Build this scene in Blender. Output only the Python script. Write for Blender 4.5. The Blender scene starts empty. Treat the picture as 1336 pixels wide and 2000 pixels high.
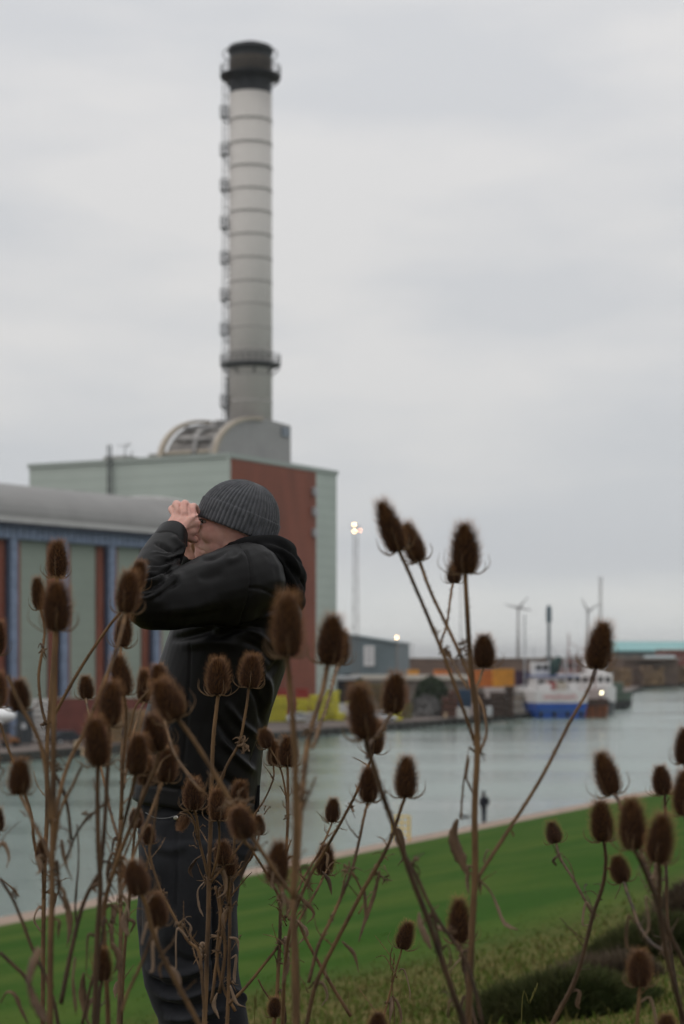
import bpy, math, random
import numpy as np
from mathutils import Vector, Matrix, noise
R = math.radians
scene = bpy.context.scene
# ------------------------------------------------------------------ camera
ZC = 10.5                     # eye height above the water, metres
F = 3888.9                    # focal length in photo pixels (70 mm lens, photo 1336 x 2000)
cam_d = bpy.data.cameras.new('camera'); cam = bpy.data.objects.new('camera', cam_d)
scene.collection.objects.link(cam); scene.camera = cam
cam.location = (0, 0, ZC); cam.rotation_euler = (R(90), 0, 0)
cam_d.sensor_fit = 'VERTICAL'; cam_d.sensor_height = 36; cam_d.sensor_width = 24
cam_d.lens = 70; cam_d.shift_y = 0.14
cam_d.clip_start = 0.05; cam_d.clip_end = 60000
cam_d.dof.use_dof = True; cam_d.dof.focus_distance = 4.62; cam_d.dof.aperture_fstop = 5.2
# ------------------------------------------------------------------ sky, sun, exposure
world = bpy.data.worlds.new("World"); scene.world = world; world.use_nodes = True
SUN_EL, SUN_AZ = R(48), R(-118)          # azimuth from +Y, clockwise
nt = world.node_tree; nt.nodes.clear()
def wn(t, **k):
    n = nt.nodes.new(t)
    for a, b in k.items(): setattr(n, a, b)
    return n
out = wn('ShaderNodeOutputWorld'); bg = wn('ShaderNodeBackground'); bg.inputs[1].default_value = 0.1
sky = wn('ShaderNodeTexSky', sky_type='NISHITA'); sky.sun_disc = False
sky.sun_elevation = SUN_EL; sky.sun_rotation = SUN_AZ
tc = wn('ShaderNodeTexCoord')
mp = wn('ShaderNodeMapping'); mp.inputs['Scale'].default_value = (1.2, 1.2, 4.2)
mp.inputs['Rotation'].default_value = (0, R(5), 0)
mp.inputs['Location'].default_value = (3.1, .4, .9)
n1 = wn('ShaderNodeTexNoise'); n1.inputs['Scale'].default_value = 3.4; n1.inputs['Detail'].default_value = 4
n1.inputs['Roughness'].default_value = .5
nt.links.new(tc.outputs['Generated'], mp.inputs[0]); nt.links.new(mp.outputs[0], n1.inputs[0])
cr = wn('ShaderNodeValToRGB')
cr.color_ramp.elements[0].position = .40; cr.color_ramp.elements[0].color = (.57, .582, .60, 1)
cr.color_ramp.elements[1].position = .58; cr.color_ramp.elements[1].color = (.655, .652, .650, 1)
nt.links.new(n1.outputs[0], cr.inputs[0])
# the overcast deck gets brighter away from the horizon
sp = wn('ShaderNodeSeparateXYZ'); nt.links.new(tc.outputs['Generated'], sp.inputs[0])
er = wn('ShaderNodeValToRGB'); er.color_ramp.interpolation = 'EASE'
e = er.color_ramp.elements
e[0].position = 0; e[0].color = (1.06, 1.09, 1.075, 1)
e[1].position = 1; e[1].color = (1.5, 1.5, 1.5, 1)
for p_, c_ in ((.025, (1.0, 1.02, 1.01, 1)), (.05, (.91, .92, .935, 1)), (.09, (.95, .955, .96, 1)), (.16, (1.02, 1.015, 1.01, 1)), (.32, (1.08, 1.075, 1.075, 1))):
    q = e.new(p_); q.color = c_
nt.links.new(sp.outputs[2], er.inputs[0])
mu = wn('ShaderNodeMix', data_type='RGBA', blend_type='MULTIPLY'); mu.inputs[0].default_value = 1
nt.links.new(cr.outputs[0], mu.inputs[6]); nt.links.new(er.outputs[0], mu.inputs[7])
sc_ = wn('ShaderNodeVectorMath', operation='SCALE'); sc_.inputs['Scale'].default_value = 10.4
nt.links.new(mu.outputs[2], sc_.inputs[0])
mx = wn('ShaderNodeMix', data_type='RGBA'); mx.inputs[0].default_value = .96
nt.links.new(sky.outputs[0], mx.inputs[6]); nt.links.new(sc_.outputs[0], mx.inputs[7])
nt.links.new(mx.outputs[2], bg.inputs[0]); nt.links.new(bg.outputs[0], out.inputs[0])
sun_d = bpy.data.lights.new('sun', 'SUN'); sun = bpy.data.objects.new('sun', sun_d); scene.collection.objects.link(sun)
sun_d.energy = 0.5; sun_d.angle = R(25); sun_d.color = (1, .95, .88)
sdir = Vector((math.sin(SUN_AZ)*math.cos(SUN_EL), math.cos(SUN_AZ)*math.cos(SUN_EL), math.sin(SUN_EL)))
sun.rotation_euler = sdir.to_track_quat('Z', 'Y').to_euler()
scene.view_settings.view_transform = 'Standard'; scene.view_settings.look = 'None'
scene.view_settings.exposure = 0.07; scene.view_settings.gamma = 1
scene.render.engine = 'CYCLES'
try:
    scene.cycles.samples = 160; scene.cycles.use_denoising = True
    scene.cycles.max_bounces = 6; scene.cycles.transparent_max_bounces = 8
except Exception: pass

# ------------------------------------------------------------------ helpers
def P(px, py, Y):                     # a point Y metres away that the photo shows at px, py
    return Vector(((px-668)/F*Y, Y, ZC-(py-1280)/F*Y))
def PX(v): return (668+F*v[0]/v[1], 1280-F*(v[2]-ZC)/v[1])
def gd(py, h=9.5): return h*F/(py-1280)
MATS = {}
def mat(name, col, rough=.8, var=0, scale=5, col2=None, bump=0, bscale=None, metal=0, spec=.5, emit=None, estr=0, stretch=None, trans=0, sheen=0):
    if name in MATS: return MATS[name]
    m = bpy.data.materials.new(name); m.use_nodes = True; MATS[name] = m
    t = m.node_tree; b = t.nodes['Principled BSDF']
    b.inputs['Roughness'].default_value = rough; b.inputs['Metallic'].default_value = metal
    b.inputs['Specular IOR Level'].default_value = spec
    b.inputs['Base Color'].default_value = (*col, 1)
    if sheen: b.inputs['Sheen Weight'].default_value = sheen
    tcn = t.nodes.new('ShaderNodeTexCoord'); mpn = t.nodes.new('ShaderNodeMapping')
    t.links.new(tcn.outputs['Object'], mpn.inputs[0])
    if stretch: mpn.inputs['Scale'].default_value = stretch
    if var or col2:
        c2 = col2 or tuple(c*(1-var) for c in col); c1 = col if col2 else tuple(min(1, c*(1+var)) for c in col)
        n = t.nodes.new('ShaderNodeTexNoise'); n.inputs['Scale'].default_value = scale; n.inputs['Detail'].default_value = 6
        n.inputs['Roughness'].default_value = .6
        r = t.nodes.new('ShaderNodeValToRGB'); r.color_ramp.elements[0].position = .32; r.color_ramp.elements[1].position = .68
        r.color_ramp.elements[0].color = (*c1, 1); r.color_ramp.elements[1].color = (*c2, 1)
        t.links.new(mpn.outputs[0], n.inputs[0]); t.links.new(n.outputs[0], r.inputs[0]); t.links.new(r.outputs[0], b.inputs['Base Color'])
    if bump:
        n = t.nodes.new('ShaderNodeTexNoise'); n.inputs['Scale'].default_value = bscale or scale*4; n.inputs['Detail'].default_value = 4
        bp = t.nodes.new('ShaderNodeBump'); bp.inputs['Strength'].default_value = bump
        t.links.new(mpn.outputs[0], n.inputs[0]); t.links.new(n.outputs[0], bp.inputs['Height']); t.links.new(bp.outputs[0], b.inputs['Normal'])
    if emit:
        b.inputs['Emission Color'].default_value = (*emit, 1); b.inputs['Emission Strength'].default_value = estr
    return m
def seams(m, dz, dx=0, w=.05, dark=.7, axis='Z'):
    """thin joints between cladding panels, every dz metres of height (and dx along the wall)"""
    t = m.node_tree; b = t.nodes['Principled BSDF']
    src = b.inputs['Base Color'].links[0].from_socket if b.inputs['Base Color'].links else None
    tcn = t.nodes.new('ShaderNodeTexCoord'); s = t.nodes.new('ShaderNodeSeparateXYZ'); t.links.new(tcn.outputs['Object'], s.inputs[0])
    def line(o, d, w):
        a = t.nodes.new('ShaderNodeMath'); a.operation = 'DIVIDE'; a.inputs[1].default_value = d; t.links.new(o, a.inputs[0])
        f = t.nodes.new('ShaderNodeMath'); f.operation = 'FRACT'; t.links.new(a.outputs[0], f.inputs[0])
        l = t.nodes.new('ShaderNodeMath'); l.operation = 'LESS_THAN'; l.inputs[1].default_value = w; t.links.new(f.outputs[0], l.inputs[0])
        return l.outputs[0]
    o = line(s.outputs['XYZ'.index(axis)], dz, w)
    if dx:
        # distance along the wall: x and y both advance
        ad = t.nodes.new('ShaderNodeMath'); ad.operation = 'ADD'; t.links.new(s.outputs[0], ad.inputs[0]); t.links.new(s.outputs[1], ad.inputs[1])
        o2 = line(ad.outputs[0], dx, w*dz/dx)
        mxn = t.nodes.new('ShaderNodeMath'); mxn.operation = 'MAXIMUM'; t.links.new(o, mxn.inputs[0]); t.links.new(o2, mxn.inputs[1]); o = mxn.outputs[0]
    mi = t.nodes.new('ShaderNodeMix'); mi.data_type = 'RGBA'; mi.blend_type = 'MULTIPLY'
    t.links.new(o, mi.inputs[0]); mi.inputs[7].default_value = (dark, dark, dark, 1)
    if src: t.links.new(src, mi.inputs[6])
    else: mi.inputs[6].default_value = b.inputs['Base Color'].default_value
    t.links.new(mi.outputs[2], b.inputs['Base Color'])
    return m
def tag(o, label=None, cat=None, group=None, kind=None):
    if label: o['label'] = label
    if cat: o['category'] = cat
    if group: o['group'] = group
    if kind: o['kind'] = kind
    return o
def empty(name, loc, label, cat, group=None):
    o = bpy.data.objects.new(name, None); scene.collection.objects.link(o); o.location = loc; o.empty_display_size = .1
    return tag(o, label, cat, group)
def wloc(o):
    v = Vector((0, 0, 0))
    while o: v += Vector(o.location); o = o.parent
    return v
def frames(pts):
    """parallel-transported frames along a polyline"""
    n = len(pts); T = []
    for i in range(n):
        t = (pts[min(i+1, n-1)]-pts[max(i-1, 0)]); T.append(t.normalized() if t.length > 1e-9 else Vector((0, 0, 1)))
    ref = Vector((0, -1, 0))
    if abs(T[0].dot(ref)) > .95: ref = Vector((1, 0, 0))
    U = [(ref-T[0]*ref.dot(T[0])).normalized()]
    for i in range(1, n):
        u = U[-1]-T[i]*U[-1].dot(T[i])
        U.append(u.normalized() if u.length > 1e-6 else U[-1])
    return [(T[i], U[i], T[i].cross(U[i])) for i in range(n)]
def spline(pts, k=4):
    """Catmull-Rom through points; each a Vector (any size)"""
    if len(pts) < 3: return [Vector(p) for p in pts]
    P_ = [pts[0]*2-pts[1]]+list(pts)+[pts[-1]*2-pts[-2]]; o = []
    for i in range(1, len(P_)-2):
        a, b, c, d = P_[i-1:i+3]
        for j in range(k):
            t = j/k
            o.append(.5*((2*b)+(c-a)*t+(2*a-5*b+4*c-d)*t*t+(3*b-a-3*c+d)*t**3))
    o.append(P_[-2].copy()); return o
class MB:
    def __init__(s): s.v = []; s.f = []; s.m = []; s.mi = 0
    def add(s, vs, fs):
        b = len(s.v); s.v += [Vector(v) for v in vs]; s.f += [[i+b for i in f] for f in fs]; s.m += [s.mi]*len(fs); return s
    def box(s, c, d, rz=0, u=None):
        """box of size d centred on c, turned rz, or with x axis u"""
        ux = Vector((math.cos(rz), math.sin(rz), 0)) if u is None else Vector((u[0], u[1], 0)).normalized()
        uy = Vector((-ux.y, ux.x, 0)); c = Vector(c); vs = []
        for k in (-1, 1):
            for j, i in ((-1, -1), (-1, 1), (1, 1), (1, -1)):
                vs.append(c+ux*(i*d[0]/2)+uy*(j*d[1]/2)+Vector((0, 0, k*d[2]/2)))
        return s.add(vs, [[3, 2, 1, 0], [4, 5, 6, 7], [0, 1, 5, 4], [1, 2, 6, 5], [2, 3, 7, 6], [3, 0, 4, 7]])
    def prism(s, pts, z0, z1):
        n = len(pts)
        a = sum(pts[i][0]*pts[(i+1) % n][1]-pts[(i+1) % n][0]*pts[i][1] for i in range(n))
        if a < 0: pts = pts[::-1]
        vs = [Vector((p[0], p[1], z0)) for p in pts]+[Vector((p[0], p[1], z1)) for p in pts]
        return s.add(vs, [list(range(n))[::-1], list(range(n, 2*n))]+[[i, (i+1) % n, n+(i+1) % n, n+i] for i in range(n)])
    def extrude(s, pts, vec):
        """close a planar 3-D polygon into a solid by sweeping it along vec"""
        n = len(pts); vs = [Vector(p) for p in pts]+[Vector(p)+Vector(vec) for p in pts]
        nn = Vector((0, 0, 0))
        for i in range(n): nn += Vector(pts[i]).cross(Vector(pts[(i+1) % n]))
        fs = [list(range(n)), list(range(n, 2*n))[::-1]]+[[i, n+i, n+(i+1) % n, (i+1) % n] for i in range(n)]
        if nn.dot(Vector(vec)) > 0: fs = [f[::-1] for f in fs]
        return s.add(vs, fs)
    def tube(s, pts, r, n=8, cap=True, flat=1):
        pts = [Vector(p) for p in pts]; fr = frames(pts); vs = []; fs = []
        for i, p in enumerate(pts):
            ri = r[i] if hasattr(r, '__len__') else r; T, U, V = fr[i]
            for j in range(n):
                a = 2*math.pi*j/n; vs.append(p+U*(math.cos(a)*ri*flat)+V*(math.sin(a)*ri))
        for i in range(len(pts)-1):
            for j in range(n):
                k = (j+1) % n; fs.append([i*n+j, i*n+k, (i+1)*n+k, (i+1)*n+j])
        if cap: fs += [list(range(n))[::-1], list(range((len(pts)-1)*n, len(pts)*n))]
        return s.add(vs, fs)
    def ell(s, c, r, nu=20, nv=12, rot=None):
        c = Vector(c); vs = []; fs = []
        for i in range(nv+1):
            th = math.pi*i/nv
            for j in range(nu):
                a = 2*math.pi*j/nu
                q = Vector((r[0]*math.sin(th)*math.cos(a), r[1]*math.sin(th)*math.sin(a), r[2]*math.cos(th)))
                if rot: q = rot @ q
                vs.append(c+q)
        for i in range(nv):
            for j in range(nu):
                k = (j+1) % nu; fs.append([i*nu+j, (i+1)*nu+j, (i+1)*nu+k, i*nu+k])
        return s.add(vs, fs)
    def loft(s, secs, n=32, cap=True):
        """secs: (centre, axis_u, axis_v, exponent)"""
        vs = []; fs = []
        for c, u, v, ex in secs:
            for j in range(n):
                a = 2*math.pi*j/n; ca, sa = math.cos(a), math.sin(a)
                vs.append(Vector(c)+Vector(u)*(math.copysign(abs(ca)**(2/ex), ca))+Vector(v)*(math.copysign(abs(sa)**(2/ex), sa)))
        for i in range(len(secs)-1):
            for j in range(n):
                k = (j+1) % n; fs.append([i*n+j, i*n+k, (i+1)*n+k, (i+1)*n+j])
        if cap: fs += [list(range(n))[::-1], list(range((len(secs)-1)*n, len(secs)*n))]
        return s.add(vs, fs)
    def mesh(s, name, mats, off=Vector((0, 0, 0)), smooth=False):
        me = bpy.data.meshes.new(name); me.from_pydata([tuple(v-off) for v in s.v], [], s.f)
        for m in (mats if isinstance(mats, (list, tuple)) else [mats]): me.materials.append(m)
        if any(s.m): me.polygons.foreach_set('material_index', s.m)
        if smooth: me.polygons.foreach_set('use_smooth', [True]*len(me.polygons))
        me.update(); return me
    def build(s, name, mats, parent=None, smooth=False, bevel=0, loc=None):
        off = wloc(parent) if parent else (Vector(loc) if loc is not None else Vector((0, 0, 0)))
        me = s.mesh(name, mats, off, smooth)
        o = bpy.data.objects.new(name, me); scene.collection.objects.link(o)
        if parent: o.parent = parent
        elif loc is not None: o.location = loc
        if bevel:
            b = o.modifiers.new('bevel', 'BEVEL'); b.width = bevel; b.segments = 2; b.limit_method = 'ANGLE'
        return o
def fuse(mb, voxel, smooth_it=2, factor=.5):
    """one continuous surface from overlapping shapes (voxel remesh); returns verts, faces as arrays"""
    me = mb.mesh('tmp', []); o = bpy.data.objects.new('tmp', me); scene.collection.objects.link(o)
    r = o.modifiers.new('r', 'REMESH'); r.mode = 'VOXEL'; r.voxel_size = voxel
    if smooth_it:
        sm = o.modifiers.new('s', 'SMOOTH'); sm.iterations = smooth_it; sm.factor = factor
    dg = bpy.context.evaluated_depsgraph_get(); ev = o.evaluated_get(dg); m2 = bpy.data.meshes.new_from_object(ev)
    bpy.data.objects.remove(o); bpy.data.meshes.remove(me)
    m2.name = 'fused'; m2.polygons.foreach_set('use_smooth', [True]*len(m2.polygons))
    return m2
def link(name, me, mats, parent=None):
    me.name = name
    for m in (mats if isinstance(mats, (list, tuple)) else [mats]): me.materials.append(m)
    o = bpy.data.objects.new(name, me); scene.collection.objects.link(o)
    if parent:
        off = wloc(parent); me.transform(Matrix.Translation(-off)); o.parent = parent
    return o

# ------------------------------------------------------------------ the ground, path, water, quay
B0 = Vector((-4.3, 85.2)); BD = Vector((.45, .893)); BN = Vector((.893, -.45))
def su(x, y): d = Vector((x, y))-B0; return d.dot(BD), d.dot(BN)
def ground(x, y):
    s, u = su(x, y)
    if u < 1.3: return 1.3
    k = u-1.3
    z = 1.3+.195*k
    z -= .25*math.exp(-k/3)*0+0
    z += .10*noise.noise(Vector((x*.12, y*.12, 3)))*min(1, k/8)
    if y < 60 and k > 12:
        z += .035*noise.noise(Vector((x*.8, y*.8, 7)))*min(1, (k-12)/8)
    if k > 42: z -= .1*(k-42)
    return z
def hit(px, py, y0=5, y1=140):        # where the sight line through px, py meets the ground
    Y = y0
    while Y < y1:
        p = P(px, py, Y)
        if p.z <= ground(p.x, p.y): return Vector((p.x, p.y, ground(p.x, p.y)))
        Y += .05
    return P(px, py, y1)
m_grass = mat('lawn', (.034, .082, .014), .9, 0, .35, None, bump=.5, bscale=60)
t = m_grass.node_tree; b = t.nodes['Principled BSDF']; b.inputs['Specular IOR Level'].default_value = .05; b.inputs['Roughness'].default_value = 1
tcn = t.nodes.new('ShaderNodeTexCoord')
na = t.nodes.new('ShaderNodeTexNoise'); na.inputs['Scale'].default_value = .30; na.inputs['Detail'].default_value = 8; na.inputs['Roughness'].default_value = .62
nb = t.nodes.new('ShaderNodeTexNoise'); nb.inputs['Scale'].default_value = 9; nb.inputs['Detail'].default_value = 6
t.links.new(tcn.outputs['Object'], na.inputs[0]); t.links.new(tcn.outputs['Object'], nb.inputs[0])
att = t.nodes.new('ShaderNodeAttribute'); att.attribute_name = 'rough'
ra = t.nodes.new('ShaderNodeValToRGB'); ra.color_ramp.elements[0].position = .42; ra.color_ramp.elements[1].position = .62
ra.color_ramp.elements[0].color = (.028, .076, .007, 1); ra.color_ramp.elements[1].color = (.058, .098, .014, 1)
rb = t.nodes.new('ShaderNodeValToRGB'); rb.color_ramp.elements[0].position = .35; rb.color_ramp.elements[1].position = .65
rb.color_ramp.elements[0].color = (.055, .078, .014, 1); rb.color_ramp.elements[1].color = (.125, .095, .038, 1)
t.links.new(na.outputs[0], ra.inputs[0]); t.links.new(nb.outputs[0], rb.inputs[0])
mi = t.nodes.new('ShaderNodeMix'); mi.data_type = 'RGBA'; t.links.new(att.outputs['Fac'], mi.inputs[0])
t.links.new(ra.outputs[0], mi.inputs[6]); t.links.new(rb.outputs[0], mi.inputs[7])
mj = t.nodes.new('ShaderNodeMix'); mj.data_type = 'RGBA'; mj.blend_type = 'MULTIPLY'; mj.inputs[0].default_value = .5
rc = t.nodes.new('ShaderNodeValToRGB'); rc.color_ramp.elements[0].position = .3; rc.color_ramp.elements[1].position = .7
rc.color_ramp.elements[0].color = (.6, .62, .55, 1); rc.color_ramp.elements[1].color = (1.25, 1.25, 1.2, 1)
t.links.new(nb.outputs[0], rc.inputs[0]); t.links.new(mi.outputs[2], mj.inputs[6]); t.links.new(rc.outputs[0], mj.inputs[7])
t.links.new(mj.outputs[2], b.inputs['Base Color'])
def rough_at(x, y):
    s, u = su(x, y)
    v = (21-y+x*1.1+5*noise.noise(Vector((x*.3, y*.18, 1))))/9
    v = max(0, min(1, v)); return v*v*(3-2*v)
g = MB(); us = [1.3+.35*i for i in range(12)]
while us[-1] < 26: us.append(us[-1]+1.0)
while us[-1] < 62: us.append(us[-1]+.35)
ss = [-170+2.5*i for i in range(30)]
while ss[-1] < -55: ss.append(ss[-1]+.4)
while ss[-1] < 240: ss.append(ss[-1]+3)
rv = []
for s_ in ss:
    for u_ in us:
        p = B0+BD*s_+BN*u_; g.v.append(Vector((p.x, p.y, ground(p.x, p.y) if u_ > 1.3 else 1.3))); rv.append(rough_at(p.x, p.y))
n = len(us)
for i in range(len(ss)-1):
    for j in range(n-1): g.f.append([i*n+j, i*n+j+1, (i+1)*n+j+1, (i+1)*n+j]); g.m.append(0)
gr = g.build('ground', m_grass, smooth=True); tag(gr, kind='structure')
a = gr.data.attributes.new('rough', 'FLOAT', 'POINT'); a.data.foreach_set('value', rv)
def bank(s, u, z): p = B0+BD*s+BN*u; return Vector((p.x, p.y, z))
m_path = mat('path_concrete', (.30, .22, .17), .9, .18, 1.5, bump=.2)
pm = MB(); pm.prism([bank(-170, 0, 0)[:2], bank(-170, 1.32, 0)[:2], bank(240, 1.32, 0)[:2], bank(240, 0, 0)[:2]], -1.5, 1.304)
tag(pm.build('path', m_path), kind='structure')
# water
m_water = mat('water', (.18, .24, .21), .15, spec=.5)
t = m_water.node_tree; b = t.nodes['Principled BSDF']; b.inputs['IOR'].default_value = 1.33
tcn = t.nodes.new('ShaderNodeTexCoord'); mpn = t.nodes.new('ShaderNodeMapping'); mpn.inputs['Scale'].default_value = (.55, 1.5, 1)
mpn.inputs['Rotation'].default_value = (0, 0, R(12))
w1 = t.nodes.new('ShaderNodeTexNoise'); w1.inputs['Scale'].default_value = .9; w1.inputs['Detail'].default_value = 7; w1.inputs['Roughness'].default_value = .62
w2 = t.nodes.new('ShaderNodeTexNoise'); w2.inputs['Scale'].default_value = .035; w2.inputs['Detail'].default_value = 4; t.links.new(mpn.outputs[0], w2.inputs[0])
rr_ = t.nodes.new('ShaderNodeMapRange'); rr_.inputs[1].default_value = .35; rr_.inputs[2].default_value = .65; rr_.inputs[3].default_value = .05; rr_.inputs[4].default_value = .20
t.links.new(w2.outputs[0], rr_.inputs[0]); t.links.new(rr_.outputs[0], b.inputs['Roughness'])
bp = t.nodes.new('ShaderNodeBump'); bp.inputs['Strength'].default_value = .34; bp.inputs['Distance'].default_value = .35
rs_ = t.nodes.new('ShaderNodeMapRange'); rs_.inputs[1].default_value = .35; rs_.inputs[2].default_value = .65; rs_.inputs[3].default_value = .12; rs_.inputs[4].default_value = .5
t.links.new(w2.outputs[0], rs_.inputs[0]); t.links.new(rs_.outputs[0], bp.inputs['Strength'])
t.links.new(tcn.outputs['Object'], mpn.inputs[0]); t.links.new(mpn.outputs[0], w1.inputs[0]); t.links.new(w1.outputs[0], bp.inputs['Height']); t.links.new(bp.outputs[0], b.inputs['Normal'])
w = MB(); w.add([(-30000, -25000, 0), (30000, -25000, 0), (30000, 50000, 0), (-30000, 50000, 0)], [[0, 1, 2, 3]])
tag(w.build('water', m_water), kind='structure')
# far quay
QE = [(-99, 52), (-33.4, 194.5), (29.3, 329), (52, 400), (97, 640), (123, 716), (190, 850), (420, 1250)]
m_quay = mat('quay_concrete', (.15, .12, .105), .9, .25, .12, bump=.1)
q = MB(); q.prism(QE+[(500, 1700), (-900, 1700), (-900, 52)], -2, 1.0)
tag(q.build('quay', m_quay), kind='structure')
m_qw = mat('quay_piling', (.035, .035, .03), .8, .4, 1)
qw = MB()
for a_, b_ in zip(QE[:-1], QE[1:]):
    a2, b2 = Vector((*a_, 0)), Vector((*b_, 0)); L = (b2-a2).length; d = (b2-a2).normalized(); nrm = Vector((d.y, -d.x, 0))
    qw.box((a2+b2)/2+nrm*.2+Vector((0, 0, -.35)), (L, .4, 2.5), u=d)
    if a2.y < 700:
        for k in range(int(L/3)): qw.box(a2+d*(1.5+3*k)+nrm*.5+Vector((0, 0, -.4)), (.35, .25, 2.3), u=d)
tag(qw.build('quay_wall', m_qw), kind='structure')
# ------------------------------------------------------------------ power station block
m_green = seams(mat('green_cladding', (.42, .475, .43), .55, .05, .15), 1.55, 0, .07, .72)
m_red = seams(mat('red_cladding', (.205, .060, .034), .75, .22, .25, stretch=(1, 1, .25)), 1.2, 5.7, .05, .86)
m_grey = seams(mat('grey_metal', (.29, .285, .28), .5, .08, .3), 3.1, 0, .02, .85)
m_cream = mat('cream_trim', (.40, .34, .27), .6, .1, 1)
m_dark = mat('dark_void', (.028, .026, .025), .8, .3, 1)
m_steel = mat('dark_steel', (.06, .065, .07), .6, .2, 2)
m_pale = mat('pale_steel', (.42, .43, .44), .5, .1, 2)
m_roofgrey = mat('roof_sheet', (.225, .22, .213), .6, .10, .25, stretch=(1, 1, .3))
CX, CY = -16.3, 285.0
UL = Vector((-.877, .480, 0)); UR = Vector((.480, .877, 0))
def blk(a, b, z): return Vector((CX, CY, 0))+UL*a+UR*b+Vector((0, 0, z))
ZT = ZC+29.0
bl = empty('power_station', (CX, CY, 1), 'huge green and red clad boiler house block under the tall chimney', 'power station')
def wallbox(name, a0, a1, b0, b1, z0, z1, m, par=bl, bevel=0):
    w_ = MB(); w_.prism([tuple(blk(a, b, 0)[:2]) for a, b in ((a0, b0), (a1, b0), (a1, b1), (a0, b1))], z0, z1)
    return w_.build(name, m, par, bevel=bevel)
LA, LB, LR = 35.5, 32.2, 25.4
o = wallbox('wall', .0, LA, 0, LB, 1, ZT-.6, m_green); 
o = wallbox('red_wall', -.12, .3, .35, LR, 1, ZT-.75, m_red); o['label'] = 'brick red clad wall facing the water'
# corner trim, parapet, roof
cp = MB(); 
for (a0, a1, b0, b1) in ((-.25, LA+.2, -.25, .35), (-.25, .35, .36, LB+.2)):
    cp.prism([tuple(blk(a, b, 0)[:2]) for a, b in ((a0, b0), (a1, b0), (a1, b1), (a0, b1))], ZT-.62, ZT)
cp.build('parapet', mat('parapet_flashing', (.33, .37, .34), .5), bl)
ct = MB(); ct.prism([tuple(blk(a, b, 0)[:2]) for a, b in ((-.2, -.14), (.26, -.14), (.26, .34), (-.2, .34))], 1, ZT-.63)
ct.build('corner_trim', m_green, bl)
vt = [ZC+(1280-y)/F*309 for y in (962, 1001, 1042)]
for z in vt:
    v = MB(); c = blk(-.5, LR-1.0, z); v.box(c, (.9, .6, 1.15), u=UR); v.box(c+Vector((0, 0, -.7))+Vector((.2, -.3, 0)), (.5, .5, .25), u=UR)
    v.build('vent_box', m_pale, bl)
# pipe rack up the green wall with an aerial on the roof
pr = MB()
for k in (0, .55): pr.tube([blk(20.0+k, -.6, 18), blk(20.0+k, -.6, ZT+2.1)], .13, 6)
for i in range(14): pr.box(blk(20.28, -.6, 19+i*1.6), (.9, .12, .12), u=UL)
pr.build('wall_ladder', m_steel, bl)
an = MB(); an.tube([blk(18.6, 1, ZT), blk(18.6, 1, ZT+1.9)], .07, 6); an.tube([blk(17.4, 1, ZT), blk(17.4, 1, ZT+1.3)], .07, 6); an.tube([blk(18.6, 1, ZT+1.6), blk(17.8, 1, ZT+2.5)], .06, 6)
an.tube([blk(20.0, 1, ZT+2.1), blk(17.4, 1, ZT+2.1)], .05, 6)
an.build('aerial', m_steel, bl)
rb_ = MB(); rb_.box(blk(21.5, 4, ZT+.35), (4.2, 3, .9), u=UL); rb_.box(blk(13.2, 3.2, ZT+.3), (3.4, 3, .8), u=UL)
rb_.build('roof_plant', mat('roof_plant_metal', (.34, .33, .31), .6), bl)
# lower extension behind the red wall's foot
# arched flue housing
HZ = ZC+35.7-ZT+.6
def arch(a, inset=0, n=18):
    pts = []
    for i in range(n+1):
        t = math.pi/2*i/n
        pts.append(blk(a, 14.2-(13.7-inset)*math.cos(t), ZT-.6+(HZ-inset*.6)*math.sin(t)))
    return pts
ho = MB()
face = arch(3.0)+[blk(3.0, 23, ZT-.6+HZ-.35), blk(3.0, 23, ZT-.6)]
ho.extrude(face, UL*.6)
ho.build('flue_housing', m_grey, bl)
for a0 in (2.6, 11.9):
    rim = MB(); outer = arch(a0); inner = arch(a0, .75)
    for i in range(len(outer)-1):
        rim.extrude([outer[i], outer[i+1], inner[i+1], inner[i]], UL*.75)
    o = rim.build('arch_rim', m_cream, bl)
bk = MB()      # body behind the arches: floor-to-roof box set back, top slab, dark interior
bk.extrude([blk(3.6, 14.2, ZT-.6), blk(3.6, 14.2, ZT-.6+HZ), blk(3.6, 23, ZT-.6+HZ-.3), blk(3.6, 23, ZT-.6)], UL*8.2)
bk.build('flue_top', m_grey, bl)
ins = MB(); pa = arch(3.7, 1.1)
ins.extrude(pa+[blk(3.7, 14.1, ZT-.6)], UL*8.0); ins.build('louvre_opening', mat('weathered_louvre', (.03, .027, .025), .8, 0, .28, col2=(.30, .28, .26)), bl)
for k in range(2):
    bm_ = MB(); i = (2, 11)[k]; c0 = arch(3.4, .9)[i]; bm_.tube([c0, c0+UL*8.4], .16 if k else .3, 6); bm_.build('purlin', m_cream if k == 0 else m_steel, bl)
pp = MB()
rng = random.Random(4)
for k in range(1):
    a0 = 6.6+2.4*k; q_ = [arch(a0+j, .75)[i] for i, j in ((1, 0), (4, .3), (7, .9), (10, .2), (13, .5))]; pts = q_
    pp.tube(spline(pts, 4), .48, 10)
pp.tube([arch(4.2, .7)[5], arch(10.8, .7)[6]], .4, 8); pp.tube([arch(4.2, .7)[9], arch(10.8, .7)[9]], .3, 8)
pp.build('flue_pipes', mat('weathered_duct', (.24, .23, .22), .6, .6, .5), bl, smooth=True)
dp = MB(); dp.box(blk(3.0-.15, 21.2, ZT+5.2), (2.2, .16, 1.4), u=UR); dp.build('access_panel', mat('blue_grey_panel', (.19, .22, .26), .5), bl)

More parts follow.
